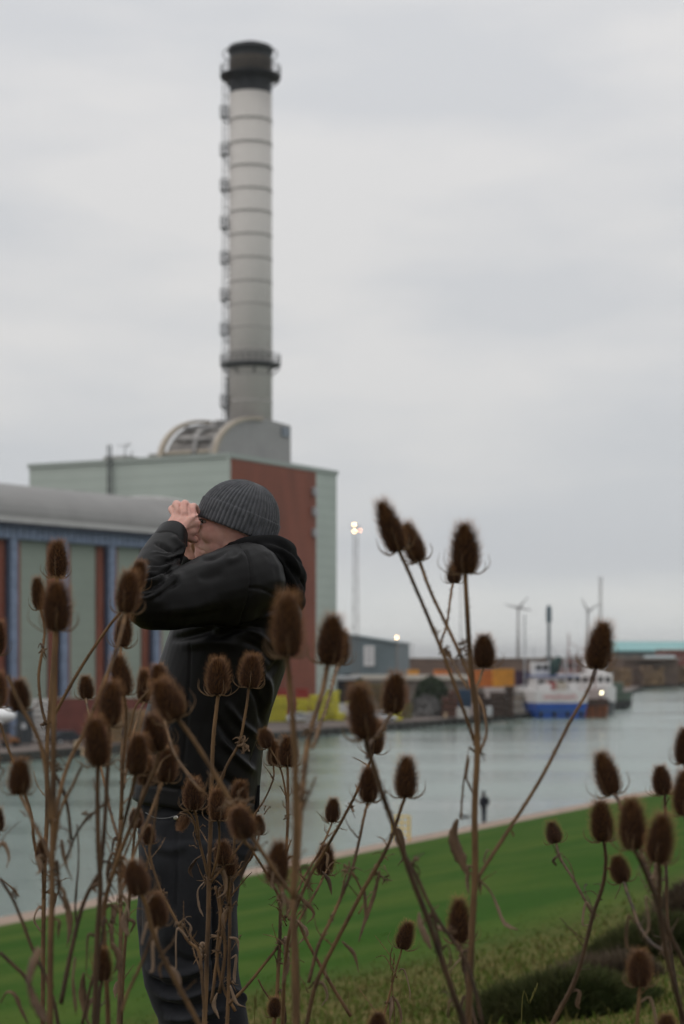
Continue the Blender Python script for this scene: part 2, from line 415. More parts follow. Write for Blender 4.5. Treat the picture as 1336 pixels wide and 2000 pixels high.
# ------------------------------------------------------------------ chimney
cc = blk(6.6, 17.0, 0); CYc = cc.y; mpp = CYc/F
def cz(py): return ZC-(py-1280)*mpp
rC = 42.4*mpp
ch = empty('chimney', (cc.x, cc.y, ZT-.6), 'very tall pale grey banded chimney with black top and two walkways', 'chimney')
m_conc = mat('chimney_shell', (.56, .53, .50), .7, .03, .3, bump=.05, stretch=(1, 1, .15))
m_cap = mat('chimney_black', (.007, .009, .012), .6, .25, .5)
m_band = mat('chimney_band', (.38, .36, .34), .7, .1, .5)
def ring(mb, z0, z1, r0, r1, n=48, ri=None):
    vs = []; fs = []
    for k, (z, r) in enumerate(((z0, r0), (z1, r1))):
        for j in range(n): a = 2*math.pi*j/n; vs.append((cc.x+r*math.cos(a), cc.y+r*math.sin(a), z))
    for j in range(n): fs.append([j, (j+1) % n, n+(j+1) % n, n+j])
    fs += [list(range(n))[::-1], list(range(n, 2*n))]
    return mb.add(vs, fs)
s_ = MB(); ring(s_, ZT-.6, cz(186), rC*1.005, rC*.985); o = s_.build('shaft', m_conc, ch, smooth=False)
for p in o.data.polygons: p.use_smooth = len(p.vertices) == 4
s_ = MB(); ring(s_, cz(186), cz(96), rC*.975, rC*.975); ring(s_, cz(100), cz(93), rC*1.07, rC*1.0); ring(s_, cz(93), cz(85.5), rC*.86, rC*.5)
ring(s_, cz(110), cz(100), rC*.98, rC*1.07)
s_.build('chimney_cap', m_cap, ch)
s_ = MB(); ring(s_, cz(142), cz(117), rC*1.0, rC*1.0); s_.build('stained_collar', mat('stained_metal', (.055, .042, .03), .7, .3, 1), ch)
ys = [238, 284, 330, 374, 418, 463, 508, 554, 598, 643, 688, 735, 785]
for y in ys:
    s_ = MB(); ring(s_, cz(y+2.2), cz(y-1.6), rC*1.012, rC*1.012); s_.build('joint_band', m_band, ch)
def walkway(y, rr, rail_h, m, gap):
    w_ = MB(); ring(w_, cz(y+3), cz(y-3), rC*1.0, rC*rr); ring(w_, cz(y-3), cz(y-6), rC*rr, rC*rr)
    for i in range(8):
        a = math.tau*i/8+.2; d = Vector((math.cos(a), math.sin(a), 0)); w_.tube([Vector((cc.x, cc.y, cz(y+14)))+d*rC*.99, Vector((cc.x, cc.y, cz(y+1)))+d*rC*(rr-.05)], .12, 5)
    o = w_.build('walkway', m, ch)
    r_ = MB()
    for i in range(28):
        a = math.tau*i/28; d = Vector((math.cos(a), math.sin(a), 0))*rC*(rr-.02)
        r_.tube([Vector((cc.x, cc.y, cz(y-6)))+d, Vector((cc.x, cc.y, cz(y-6)+rail_h))+d], .045, 5)
    for h_ in (.4, .72, 1):
        r_.tube([Vector((cc.x+rC*(rr-.02)*math.cos(math.tau*i/40), cc.y+rC*(rr-.02)*math.sin(math.tau*i/40), cz(y-6)+rail_h*h_)) for i in range(41)], .05, 4, cap=False)
    x = r_.build('railing', m, o)
walkway(155, 1.40, 1.5, m_cap, 0)
walkway(718, 1.40, 1.4, m_steel, 0)
# little hooks under the cap on each side
for sx in (-1, 1):
    for hk in (MB(),):
        pts = [Vector((cc.x+sx*rC*1.0, cc.y-1, cz(98))), Vector((cc.x+sx*rC*1.2, cc.y-1, cz(104))), Vector((cc.x+sx*rC*1.22, cc.y-1, cz(114))), Vector((cc.x+sx*rC*1.02, cc.y-1, cz(121)))]
        hk.tube(spline(pts, 4), .09, 5); hk.build('cap_hook', m_cap, ch)
# ladder with cages and rest platforms on the left
ld = MB(); lx = cc.x-rC-.55; ly = cc.y-.9
for dx in (-.3, .3): ld.tube([(lx+dx, ly, ZT+4.0), (lx+dx, ly, cz(160))], .07, 5)
z = ZT+4
while z < cz(160): ld.box((lx, ly, z), (.6, .08, .08)); z += .9
z = ZT+5
while z < cz(165): ld.tube([(lx, ly, z), (cc.x-rC*.95, cc.y-.9, z-.2)], .06, 5); z += 3.4
ld.tube([(cc.x-rC-.22, cc.y-.3, ZT+3), (cc.x-rC-.22, cc.y-.3, cz(735))], .22, 6)
ld.build('ladder', m_steel, ch)
for y in (232, 306, 375, 448, 516, 588, 655, 795):
    k = MB(); z0 = cz(y); X0 = cc.x-rC-.62
    k.box((X0, ly, z0), (1.2, 1.2, .16)); k.tube([(X0+.6, ly, z0-1.1), (X0-.5, ly, z0-.1)], .09, 5)
    for dx in (-.58, .0, .58):
        for dy in (-.58, .58): k.tube([(X0+dx, ly+dy, z0), (X0+dx, ly+dy, z0+1.7)], .055, 5)
    for h_ in (.9, 1.65): k.tube([(X0+.58, ly-.58, z0+h_), (X0-.58, ly-.58, z0+h_), (X0-.58, ly+.58, z0+h_), (X0+.58, ly+.58, z0+h_)], .05, 4)
    k.build('rest_platform', m_steel, ch)

# ------------------------------------------------------------------ turbine hall at the left
HU = Vector((.547, .837, 0)); HN = Vector((-.837, .547, 0)); H0 = Vector((-40.3, 234.8, 0))
def hl(t, w_, z): return H0+HU*t+HN*w_+Vector((0, 0, z))
ZE = ZC+16.0; T0, T1, HW = -34, 41.0, 27
hb = empty('turbine_hall', (H0.x, H0.y, 1), 'long turbine hall with curved grey roof and blue columns at the left', 'hall')
def hbox(mb, t0, t1, w0, w1, z0, z1): mb.prism([tuple(hl(t, w_, 0)[:2]) for t, w_ in ((t0, w0), (t1, w0), (t1, w1), (t0, w1))], z0, z1)
m_blue = seams(mat('blue_steel', (.17, .22, .32), .5, .2, .8), 2.2, 0, .06, .7)
m_blued = mat('navy_steel', (.035, .045, .08), .6, .2, 1)  # dark navy steel for column webs, soffit and stack bearers
m_green2 = seams(mat('green_panel', (.27, .315, .265), .6, .06, .2), 1.55, 0, .05, .85)
w_ = MB(); hbox(w_, T0, T1, .6, HW, 3.8, ZE-.8); w_.build('wall', m_green2, hb)
w_ = MB(); hbox(w_, T0, T1, .2, HW-.5, 1, 3.8); w_.build('plinth', mat('plinth_brick', (.09, .06, .05), .85, .3, .8), hb)
for k in range(-3, 5):
    t0 = 1.97+9.05*k
    r_ = MB(); hbox(r_, t0-2.1, t0+1.9, .35, .62, 3.8, ZE-2.3); o = r_.build('red_panel', m_red, hb)
    c_ = MB(); hbox(c_, t0-.55, t0+.65, -.40, .195, 1.0, ZE-2.1); o = c_.build('column', m_blue, hb)
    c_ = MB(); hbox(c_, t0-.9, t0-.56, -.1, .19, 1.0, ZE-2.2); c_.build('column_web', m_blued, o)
w_ = MB(); hbox(w_, T0, T1, -.6, .59, ZE-2.15, ZE-.7); o = w_.build('crane_beam', m_blue, hb)
tt = T0+.6+1.15*26
while tt < T1:
    w_ = MB(); hbox(w_, tt, tt+.2, -.75, -.59, ZE-2.1, ZE-.75); tt += 1.15
    w_.build('beam_stiffener', mat('pale_blue_steel', (.21, .26, .36), .5), o)
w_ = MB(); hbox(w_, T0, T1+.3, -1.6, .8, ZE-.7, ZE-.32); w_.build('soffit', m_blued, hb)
w_ = MB(); hbox(w_, T0, T1+.4, -1.9, .3, ZE-.32, ZE+.28); w_.build('gutter', mat('gutter_metal', (.45, .44, .43), .4, .08, .6), hb)
# curved roof: half ellipse, ridge in the middle
rf = MB(); N = 22; prof = []
for i in range(N+1):
    a = math.pi*i/N; prof.append((HW/2-(HW/2+1.4)*math.cos(a), ZE+.1+5.6*math.sin(a)**.9))
for i in range(N):
    (wa, za), (wb, zb) = prof[i], prof[i+1]
    rf.extrude([hl(T0, wa, za), hl(T0, wb, zb), hl(T0, wb, zb-.4), hl(T0, wa, za-.4)], HU*(T1-T0))
rf.build('roof', m_roofgrey, hb)
eg = MB(); eg.extrude([hl(T1, w0, z0) for w0, z0 in prof], HU*.5); eg.build('end_gable', m_roofgrey, hb)
er_ = MB(); er_.tube([hl(T1+.3, w0, z0+.15) for w0, z0 in prof], .28, 6); er_.build('gable_rim', mat('gutter_metal', (.4, .4, .4)), hb)
for k in range(9):
    vn = MB(); c = hl(-3+5.2*k, 1.6, ZE+2.2); vn.box(c, (.5, .4, .22), u=HU); vn.build('roof_vent', m_pale, hb)

# ------------------------------------------------------------------ sheds beyond
m_blueshed = seams(mat('blue_grey_shed', (.125, .165, .18), .6, .12, .2), .9, 0, .12, .9, axis='X')
m_blueshed2 = mat('slate_blue_base', (.05, .085, .125), .7, .2, .5)
def facing(px0, px1, y0, y1, d0, d1):
    return P(px0, y1, d0), P(px1, y1, d1)
d = 430; g0 = P(640, 1245, d+8); g1 = P(774, 1257, d)
sh = empty('blue_shed', (g1.x, g1.y, 1), 'blue grey gabled warehouse right of the power station', 'warehouse')
def z_at(py, Y): return ZC-(py-1280)/F*Y
s_ = MB()
xL, xM, xR = P(610, 0, d).x, P(676, 0, d).x, P(774, 0, d).x
s_.extrude([(xL, d, 5.4), (xR, d, 5.4), (xR, d, z_at(1257, d)), (xM, d, z_at(1241, d)), (xL, d, z_at(1256, d))], (4, 34, 0)); s_.build('wall', m_blueshed, sh)
s_ = MB(); s_.extrude([(xL, d-.02, 1), (xR, d-.02, 1), (xR, d-.02, 5.4), (xL, d-.02, 5.4)], (4, 33.9, 0)); s_.build('base_wall', m_blueshed2, sh)
s_ = MB(); s_.extrude([(xM, d-.5, z_at(1241, d)+.02), (xR+.4, d-.5, z_at(1257, d)+.02), (xR+.4, d-.5, z_at(1257, d)+.35), (xM, d-.5, z_at(1241, d)+.4)], (4, 35, 0))
s_.extrude([(xM, d-.5, z_at(1241, d)+.02), (xL-.4, d-.5, z_at(1256, d)+.02), (xL-.4, d-.5, z_at(1256, d)+.35), (xM, d-.5, z_at(1241, d)+.4)], (4, 35, 0))
s_.build('roof', mat('shed_roof', (.20, .25, .26), .5), sh)
s_ = MB(); s_.box(P(721, 1281, d-.3), (2.3, .2, 4.4)); sg = s_.build('sign_board', mat('sign_white', (.62, .62, .62), .6), sh)
s_ = MB()
for z_, w0 in ((1268, 1.5), (1277, 1.2), (1286, 1.5), (1294, .8)): s_.box(P(721, z_, d-.43), (w0, .05, .28))
s_.build('sign_lettering', mat('sign_ink', (.30, .31, .33), .6), sg)
s_ = MB(); s_.box(Vector((P(684, 0, d).x, d-.2, 3.9)), (2.6, .3, 5.2)); s_.build('doorway', mat('dark_doorway', (.012, .012, .014)), sh)
s_ = MB(); s_.box(Vector((P(697, 0, d).x, d-.2, 4.1)), (.9, .3, 4.6)); s_.build('door_leaf', m_pale, sh)

def box_thing(name, px0, px1, ytop, d, depth, m, label, cat, yb=None, group=None, parts=None, rz=.5, z0=1.0, bevel=.03, lid=None):
    """a block thing standing on the quay whose near face spans px0..px1 and reaches up to ytop"""
    x0, x1 = P(px0, 0, d).x, P(px1, 0, d).x; zt = z_at(ytop, d)
    o = empty(name, ((x0+x1)/2, d, z0), label, cat, group)
    b_ = MB(); b_.box(((x0+x1)/2, d+depth/2, (z0+zt)/2), (x1-x0, depth, zt-z0)); b_.build('body', m, o, bevel=bevel)
    return o, x0, x1, zt
# low pale roofed building with the dark wall at its left end
o, x0, x1, zt = box_thing('low_store', 632, 702, 1329, 335, 14, mat('black_boarding', (.022, .022, .025), .8, .3, .5), 'low black boarded store behind the yellow stacks', 'store')
s_ = MB(); s_.box(((x0+x1)/2, 342, zt+.3), (x1-x0+.8, 15, .6)); s_.build('roof', mat('pale_roof', (.42, .43, .44), .5, .1, .3), o)
o, x0, x1, zt = box_thing('long_shed', 690, 945, 1327, 400, 10, mat('shed_dirty_wall', (.14, .12, .10), .8, .3, .4), 'long low shed with pale flat roof across the yard', 'shed')
s_ = MB(); s_.box(((x0+x1)/2, 405, zt+.35), (x1-x0+1, 11.5, .9)); s_.build('roof', mat('cream_roof', (.46, .43, .37), .6, .15, .2), o)
for k in range(9):
    s_ = MB(); s_.box((x0+1.5+k*2.9, 399.9, 2.7), (.9, .24, 1.2)); s_.build('window', m_dark, o)
# harbour wall of stacked timber and brick, seen brown along the horizon
m_brown = mat('brown_harbour_wall', (.135, .088, .065), .9, .3, .15, stretch=(1, 1, 3))
hw = MB(); hw.prism([(P(650, 0, 640).x, 640), (P(1215, 0, 640).x, 640), (P(1215, 0, 640).x+20, 652), (P(650, 0, 640).x, 652)], 1, z_at(1288, 640))
o = hw.build('harbour_wall', m_brown, loc=(20, 640, 1)); tag(o, 'long brown harbour wall running below the strip of sea', 'wall')
cpn = MB(); cpn.box(((P(650, 0, 640).x+P(1215, 0, 640).x+20)/2, 646, z_at(1288, 640)+.26), (P(1215, 0, 640).x-P(650, 0, 640).x+20, 12.8, .5)); c2 = cpn.build('coping', mat('coping_stone', (.2, .15, .12), .9), o); 

# containers
def container(px0, px1, ytop, ybot, d, m, label, ribs=True, group=None):
    x0, x1 = P(px0, 0, d).x, P(px1, 0, d).x; zt, zb = z_at(ytop, d), z_at(ybot, d)
    zb = max(1.0, zb)
    o = empty('shipping_container', ((x0+x1)/2, d, zb), label, 'container', group)
    s_ = MB(); s_.box(((x0+x1)/2, d+1.25, (zb+zt)/2), (x1-x0, 2.5, zt-zb)); s_.build('body', m, o)
    s_ = MB(); n = max(4, int((x1-x0)/.28))
    for k in range(n): s_.box((x0+(k+.5)*(x1-x0)/n, d-.03, (zb+zt)/2), ((x1-x0)/n*.5, .08, (zt-zb)*.9))
    s_.build('ribs', m, o)
    s_ = MB()
    for x in (x0+.06, x1-.06): s_.box((x, d-.05, (zb+zt)/2), (.16, .14, zt-zb))
    s_.box(((x0+x1)/2, d-.05, zt-.07), (x1-x0, .14, .14)); s_.build('frame', m, o)
    return o
def under(px0, px1, ytop, d, m, label, name='timber_stack', cat='stack', group=None, depth=3, layers=0, mb2=None, bays=1, jit=.12):
    """stack of boards or crates on the quay: layers with gaps, in bays that are not quite level"""
    x0, x1 = P(px0, 0, d).x, P(px1, 0, d).x; zt = z_at(ytop, d)
    o = empty(name, ((x0+x1)/2, d, 1.0), label, cat, group); rg = random.Random(int(px0*7+ytop))
    layers = layers or max(2, int((zt-1)/.75)); h = (zt-1)/layers
    a = MB(); b_ = MB()
    for q_ in range(bays):
        bx0 = x0+(x1-x0)*q_/bays+.03; bx1 = x0+(x1-x0)*(q_+1)/bays-.03
        L2 = layers-(rg.random() < .4 and bays > 1 and layers > 2)
        for k in range(L2):
            j = rg.uniform(-jit, jit)
            a.box(((bx0+bx1)/2+j, d+depth/2+rg.uniform(-jit, jit), 1+h*k+h*.58), (bx1-bx0, depth, h*.78))
            for f in (.15, .5, .85): b_.box((bx0+(bx1-bx0)*f+j, d+depth/2, 1+h*k+h*.095), (.12, depth*.98, h*.19))
    a.build('boards', m, o); b_.build('bearers', mb2 or mat('bearer_wood', (.10, .07, .05), .9), o)
    return o
m_yel = mat('yellow_plastic', (.55, .50, .025), .5, .2, 1.2)
under(519, 561, 1360, 284, m_yel, 'lime yellow stack closest to the man in the yard', 'yellow_stack', group='yellow stacks on the quay', layers=8, mb2=m_blued)
under(579, 604, 1365, 287, m_yel, 'lime yellow stack second from the man on the quay', 'yellow_stack', group='yellow stacks on the quay', layers=7, mb2=m_blued)
under(605, 634, 1358, 289, m_yel, 'lime yellow stack between the low one and the tallest one', 'yellow_stack', group='yellow stacks on the quay', layers=6, mb2=m_blued)
under(633, 664, 1349, 292, m_yel, 'tallest lime yellow stack on the quay', 'yellow_stack', group='yellow stacks on the quay', layers=9, mb2=m_blued)
under(655, 675, 1393, 289, m_yel, 'lowest lime yellow pile on the quay edge', 'yellow_stack', group='yellow stacks on the quay', layers=2, mb2=m_blued)
m_redc = mat('red_container', (.38, .045, .03), .6, .2, .5)
container(538, 563, 1346, 1410, 292, m_redc, 'red container behind the lime yellow stack nearest the man')
container(578, 602, 1345, 1410, 296, m_redc, 'red container behind the middle lime yellow stacks')
# ochre containers, purple container, blue container
m_och = mat('ochre_container', (.66, .30, .03), .6, .3, .3); m_or = mat('orange_container', (.55, .17, .03), .6, .3, .3)
container(918, 962, 1308, 1342, 352, m_or, 'orange container left of the ochre one beside the teasel stem')
container(963, 1004, 1306, 1342, 350, m_och, 'ochre yellow container next to the purple one')
container(1007, 1037, 1310, 1339, 345, mat('purple_container', (.045, .012, .04), .6, .2, .5), 'dark purple container left of the boats')
container(1039, 1050, 1318, 1339, 345, mat('magenta_container', (.13, .02, .09), .6, .2, .5), 'small magenta container beside the dark purple one')
container(894, 921, 1347, 1384, 318, mat('navy_blue_container', (.018, .055, .11), .6, .2, .5), 'dark blue container between rusty heap and brown crates')
container(796, 818, 1308, 1322, 430, m_och, 'small ochre container on the far side of the yard')
container(848, 880, 1308, 1322, 430, m_or, 'small orange container on the far side of the yard')
# brown crates
m_crate = mat('brown_crates', (.055, .033, .025), .85, .35, .8)
under(958, 1004, 1340, 309, m_crate, 'big dark brown stack of crates beside the blue boat', 'crate_stack', layers=5, bays=3, depth=4)
under(933, 962, 1352, 312, m_crate, 'smaller dark brown stack of crates left of the big one', 'crate_stack', layers=4, bays=2, depth=4)
under(862, 893, 1348, 306, mat('rusty_scrap', (.10, .042, .028), .9, .4, 1.5), 'rusty brown stack of scrap crates right of the grey heap', 'scrap_stack', layers=4, bays=2, depth=4, jit=.3)
m_olv = mat('olive_timber', (.15, .115, .05), .9, .35, 1)
under(712, 752, 1336, 345, m_olv, 'olive brown timber stack left of the green rounded bush, nearer the black store', 'timber_stack', layers=4, bays=3, depth=4)
under(756, 800, 1340, 340, mat('red_brown_timber', (.16, .075, .045), .9, .35, 1), 'red brown timber stack touching the left of the green rounded bush', 'timber_stack', layers=4, bays=3, depth=4)
under(676, 700, 1372, 300, m_yel, 'small lime yellow stack right of the parked white van', 'yellow_stack', group='yellow stacks on the quay', layers=4, mb2=m_blued)
under(1004, 1020, 1352, 338, mat('ochre_timber', (.30, .17, .06), .9, .3, 1), 'small ochre timber stack below the purple container', 'timber_stack', layers=4, depth=3)
under(760, 784, 1388, 288, m_yel, 'low lime yellow pile beside the silver white car', 'yellow_stack', group='yellow stacks on the quay', layers=2, mb2=m_blued)
def heap(px0, px1, ytop, d, depth, m, name, label, cat, n=220, leaf=0, seed=3):
    x0, x1 = P(px0, 0, d).x, P(px1, 0, d).x; zt = z_at(ytop, d); rg = random.Random(seed)
    s_ = MB(); cx, rx = (x0+x1)/2, (x1-x0)/2
    N1, N2 = 28, 14; vs = []; fs = []
    for i in range(N2+1):
        for j in range(N1):
            a = math.tau*j/N1; f = 1-i/N2; rr = math.sqrt(max(0, f))**.8
            k = 1+.16*noise.noise(Vector((math.cos(a)*2, math.sin(a)*2, i*.4+seed)))
            vs.append((cx+rx*rr*k*math.cos(a), d+depth/2+depth/2*rr*k*math.sin(a), 1+(zt-1)*(i/N2)**.75*(1+.08*noise.noise(Vector((j*.7, i*.6, seed))))))
    for i in range(N2):
        for j in range(N1): fs.append([i*N1+j, i*N1+(j+1) % N1, (i+1)*N1+(j+1) % N1, (i+1)*N1+j])
    s_.add(vs, fs)
    if leaf:
        for _ in range(n):
            v = Vector(rg.choice(vs)); r = [Vector((rg.gauss(0, 1), rg.gauss(0, 1), rg.gauss(0, 1))).normalized()*leaf for _ in range(3)]
            v += r[2]*.6; s_.add([v+r[0], v+r[1], v-r[0], v-r[1]], [[0, 1, 2, 3]])
    o = s_.build(name, m, loc=(cx, d, 1)); tag(o, label, cat); return o
heap(808, 884, 1327, 322, 9, mat('dark_hedge', (.035, .052, .024), .9, .4, 1), 'bush', 'dark green rounded bush in the middle of the yard', 'bush', 1500, .45)
heap(690, 716, 1330, 330, 7, mat('dark_hedge2', (.025, .045, .015), .9, .4, 1), 'bush', 'small dark green bush beside the black boarded store', 'bush', 700, .4, 9)
heap(803, 866, 1362, 305, 9, mat('grey_rubble', (.13, .125, .12), .95, .4, 1.5), 'rubble_heap', 'pale grey heap of rubble in front of the green bush', 'heap', 500, .35, 5)
heap(684, 742, 1362, 312, 6, mat('pale_rubble', (.19, .18, .14), .95, .4, 1.2), 'rubble_heap', 'pale heap of debris between yellow stacks and parked car', 'heap', 500, .3, 7)

def car(px, ybase_d, L, name, label, m, van=False, rz=0.0, z=1.0):
    """small vehicle: body, windows, wheels, lights"""
    d = ybase_d; cx = P(px, 0, d).x; o = empty(name, (cx, d, z), label, 'van' if van else 'car')
    H = 2.2 if van else 1.45; Wd = 1.8
    prof = [(-L/2, .35), (-L/2, .95 if not van else 1.5), (-L/2+.25, 1.0 if not van else H), (-L*.28, H if not van else H), (L*.12 if not van else L*.25, H), (L*.27 if not van else L*.38, .98 if not van else 1.2), (L/2-.1, .85 if not van else 1.0), (L/2, .35)]
    s_ = MB(); s_.extrude([Vector((cx+x, d-Wd/2, z+h)) for x, h in prof], (0, Wd, 0)); s_.build('body', m, o, bevel=.08)
    for dy in (-Wd/2-.012, Wd/2+.002):
        wq = [(-L*.30, 1.0), (-L*.25, H-.12), (L*.10, H-.12), (L*.22, 1.0)] if not van else [(L*.08, 1.2), (L*.08, H-.2), (L*.24, H-.2), (L*.34, 1.2)]
        s_ = MB(); s_.extrude([Vector((cx+x, d+dy, z+h)) for x, h in wq], (0, .01, 0)); s_.build('side_window', mat('car_glass', (.02, .022, .025), .1), o)
    for x in (-L*.32, L*.33):
        for dy in (-Wd/2+.05, Wd/2-.2):
            s_ = MB(); s_.tube([(cx+x, d+dy-.08, z+.33), (cx+x, d+dy+.14, z+.33)], .33, 14); wh = s_.build('wheel', mat('tyre', (.015, .015, .016), .9), o)
            s_ = MB(); s_.tube([(cx+x, d+dy-.1, z+.33), (cx+x, d+dy-.085, z+.33)], .19, 12); s_.build('rim', m_pale, wh)
    for dy in (-.6, .6):
        s_ = MB(); s_.box((cx+L/2, d+dy, z+.68), (.12, .35, .18)); s_.build('headlight', mat('lamp_glass', (.5, .5, .48), .2), o)
    if rz:
        o.rotation_euler.z = rz
    return o
m_board = mat('white_boards', (.52, .50, .48), .7, .12, 2)
m_wcar = mat('white_car_paint', (.62, .63, .65), .3); m_dcar = mat('dark_car_paint', (.02, .024, .035), .3)
car(586, 281, 3.8, 'parked_car', 'white car parked in front of the lime yellow stacks', m_wcar)
car(748, 286, 4.0, 'parked_car', 'silver white car parked beside the pale debris heap', m_wcar)
car(680, 300, 4.4, 'parked_van', 'white van parked right of the tallest yellow stack', m_wcar, van=True, rz=.2)
car(129, 213, 4.0, 'parked_car', 'dark blue car parked beside the white board stack', m_dcar, rz=.7)
tk = P(955, 0, 303).x; to_ = empty('water_tank', (tk, 303, 1), 'small pale water tank before the dark brown crates', 'tank')
s_ = MB(); s_.tube([(tk, 303, 1.25), (tk, 303, 1.3), (tk, 303, 2.6), (tk, 303, 2.75)], [.35, .5, .5, .2], 14); s_.build('drum', m_pale, to_, smooth=False)
s_ = MB(); s_.box((tk, 303, 1.12), (1.1, 1.1, .24)); s_.build('pallet', mat('bearer_wood', (.10, .07, .05)), to_)
rg = random.Random(31)
for k, (px, yt, d_, w_, m_, lb) in enumerate(((607, 1392, 279, 1.6, m_board, 'pale bundle of boards on the ground before the low yellow stacks'), (705, 1388, 287, 2.2, m_board, 'white wrapped bundle between the white van and the silver car'),
        (770, 1378, 292, 2.4, mat('brown_bundle', (.12, .07, .045), .9, .3, 1), 'brown bundle of planks right of the silver white car'), (792, 1374, 297, 2.2, mat('olive_bundle', (.13, .12, .045), .9, .3, 1), 'olive wrapped bundle left of the grey rubble heap'),
        (905, 1382, 300, 1.8, m_board, 'pale crate below the dark blue container'), (1008, 1350, 322, 2.6, mat('grey_bundle', (.25, .22, .20), .9, .2, 1), 'grey pile of goods between brown crates and the blue boat'))):
    xx = P(px, 0, d_).x; ho_ = w_/2/d_*F; under(px-ho_, px+ho_, yt, d_, m_, lb, 'plank_bundle', 'bundle', layers=3, depth=2.0)
# left yard
under(60, 94, 1366, 218, m_board, 'tall stack of white boards left of the dark car', 'board_stack', layers=7, depth=2.5, mb2=m_crate)
m_tim = mat('pale_timber', (.20, .13, .065), .8, .3, 1.5)
under(206, 246, 1386, 216, m_tim, 'pale timber stack below the turbine hall in front of low brick wall', layers=6, group='timber stacks below the hall')
under(247, 290, 1388, 219, m_tim, 'pale timber stack nearest the man below the turbine hall', layers=6, group='timber stacks below the hall')
o, x0, x1, zt = box_thing('yard_wall', 108, 300, 1364, 226, .6, mat('yard_brick', (.15, .045, .035), .85, .25, .8), 'long low red brick wall in the yard below the hall', 'wall')
s_ = MB(); s_.box(((x0+x1)/2, 226.3, zt+.06), (x1-x0+.1, .8, .12)); s_.build('coping', m_cream, o)
o, x0, x1, zt = box_thing('dark_cabin', 32, 58, 1384, 214, 2.4, mat('dark_cabin_paint', (.025, .032, .038), .7), 'dark site cabin between white van and board stack', 'cabin')
s_ = MB(); s_.box(((x0+x1)/2, 213.97, 2.9), (.7, .1, .6)); s_.build('window', m_pale, o)
# orange forklift
fx = P(20, 0, 208).x; fo = empty('forklift', (fx, 208, 1), 'orange forklift below the white van at the left edge', 'forklift')
m_fo = mat('forklift_orange', (.32, .12, .02), .5, .2, 2)
s_ = MB(); s_.extrude([Vector((fx+x, 207.4, 1+h)) for x, h in ((-.9, .35), (-.95, 1.25), (-.3, 1.35), (.1, .85), (.9, .8), (.9, .35))], (0, 1.2, 0)); s_.build('body', m_fo, fo, bevel=.06)
s_ = MB()
for x, y in ((-.5, 207.5), (-.5, 208.5), (.7, 207.5), (.7, 208.5)): s_.tube([(fx+x, y, 1.8), (fx+x*.8, y, 3.0)], .05, 5)
s_.box((fx+.08, 208, 3.03), (1.3, 1.2, .08)); s_.build('overhead_guard', m_steel, fo)
for x in (-.6, .6):
    for y in (207.45, 208.5):
        s_ = MB(); s_.tube([(fx+x, y-.12, 1.3), (fx+x, y+.12, 1.3)], .3, 12); s_.build('wheel', mat('tyre', (.015,)*3), fo)
s_ = MB()
for y in (207.7, 208.3): s_.box((fx+1.05, y, 2.3), (.12, .12, 2.5)); s_.box((fx+1.6, y, 1.1), (1.0, .12, .06))
s_.build('mast', m_steel, fo)
# white domed boat cover at the left edge
dm = MB(); c = P(0, 1397, 205); dm.ell((c.x-.1, 205, c.z), (1.75, 1.6, .82), 28, 14); dm.box((c.x-.8, 205, c.z-.7), (2.4, 2.4, .3)); 
do = empty('covered_boat', (c.x, 205, 1), 'bright white covered boat hull on a trailer at left edge', 'boat')
dm.build('cover', mat('white_cover', (.85, .85, .85), .5), do, smooth=True)
s_ = MB()
for x in (-1, .6):
    for y in (204.3, 205.7): s_.tube([(c.x+x, y, 1), (c.x+x*.8, y, c.z-.5)], .07, 5)
s_.box((c.x-.1, 205, 1.9), (2.2, 1.6, .12)); s_.build('trailer', m_steel, do)
for x_ in (-.7, .7):
    s_ = MB(); s_.tube([(c.x+x_, 204.1, 1.32), (c.x+x_, 204.35, 1.32)], .32, 12); s_.build('wheel', mat('tyre', (.015,)*3), do)
# pale bollards put in for blurred spots of light at the quay edge
for k, (px, py, lb) in enumerate(((870, 1399, 'pale bollard standing in for a light spot below the grey rubble heap'), (150, 1457, 'pale bollard standing in for a light spot below the dark blue car'), (165, 1471, 'pale bollard standing in for a light spot nearer the water below the dark car'), (990, 1392, 'pale stand-in bollard left of the blue boat'))):
    q0 = P(px, py, gd(py, 9.3)); s_ = MB(); s_.tube([(q0.x, q0.y, 1.0), (q0.x, q0.y, 1.1), (q0.x, q0.y, 1.45), (q0.x, q0.y, 1.6), (q0.x, q0.y, 1.72)], [.38, .28, .24, .42, .25], 12)
    o = s_.build('light_spot_bollard', mat('light_spot_paint', (.45, .34, .22), .6, .2, 3), loc=(q0.x, q0.y, 1.0), smooth=True); tag(o, lb, 'bollard', 'stand-in bollards for light spots on the quay edge')

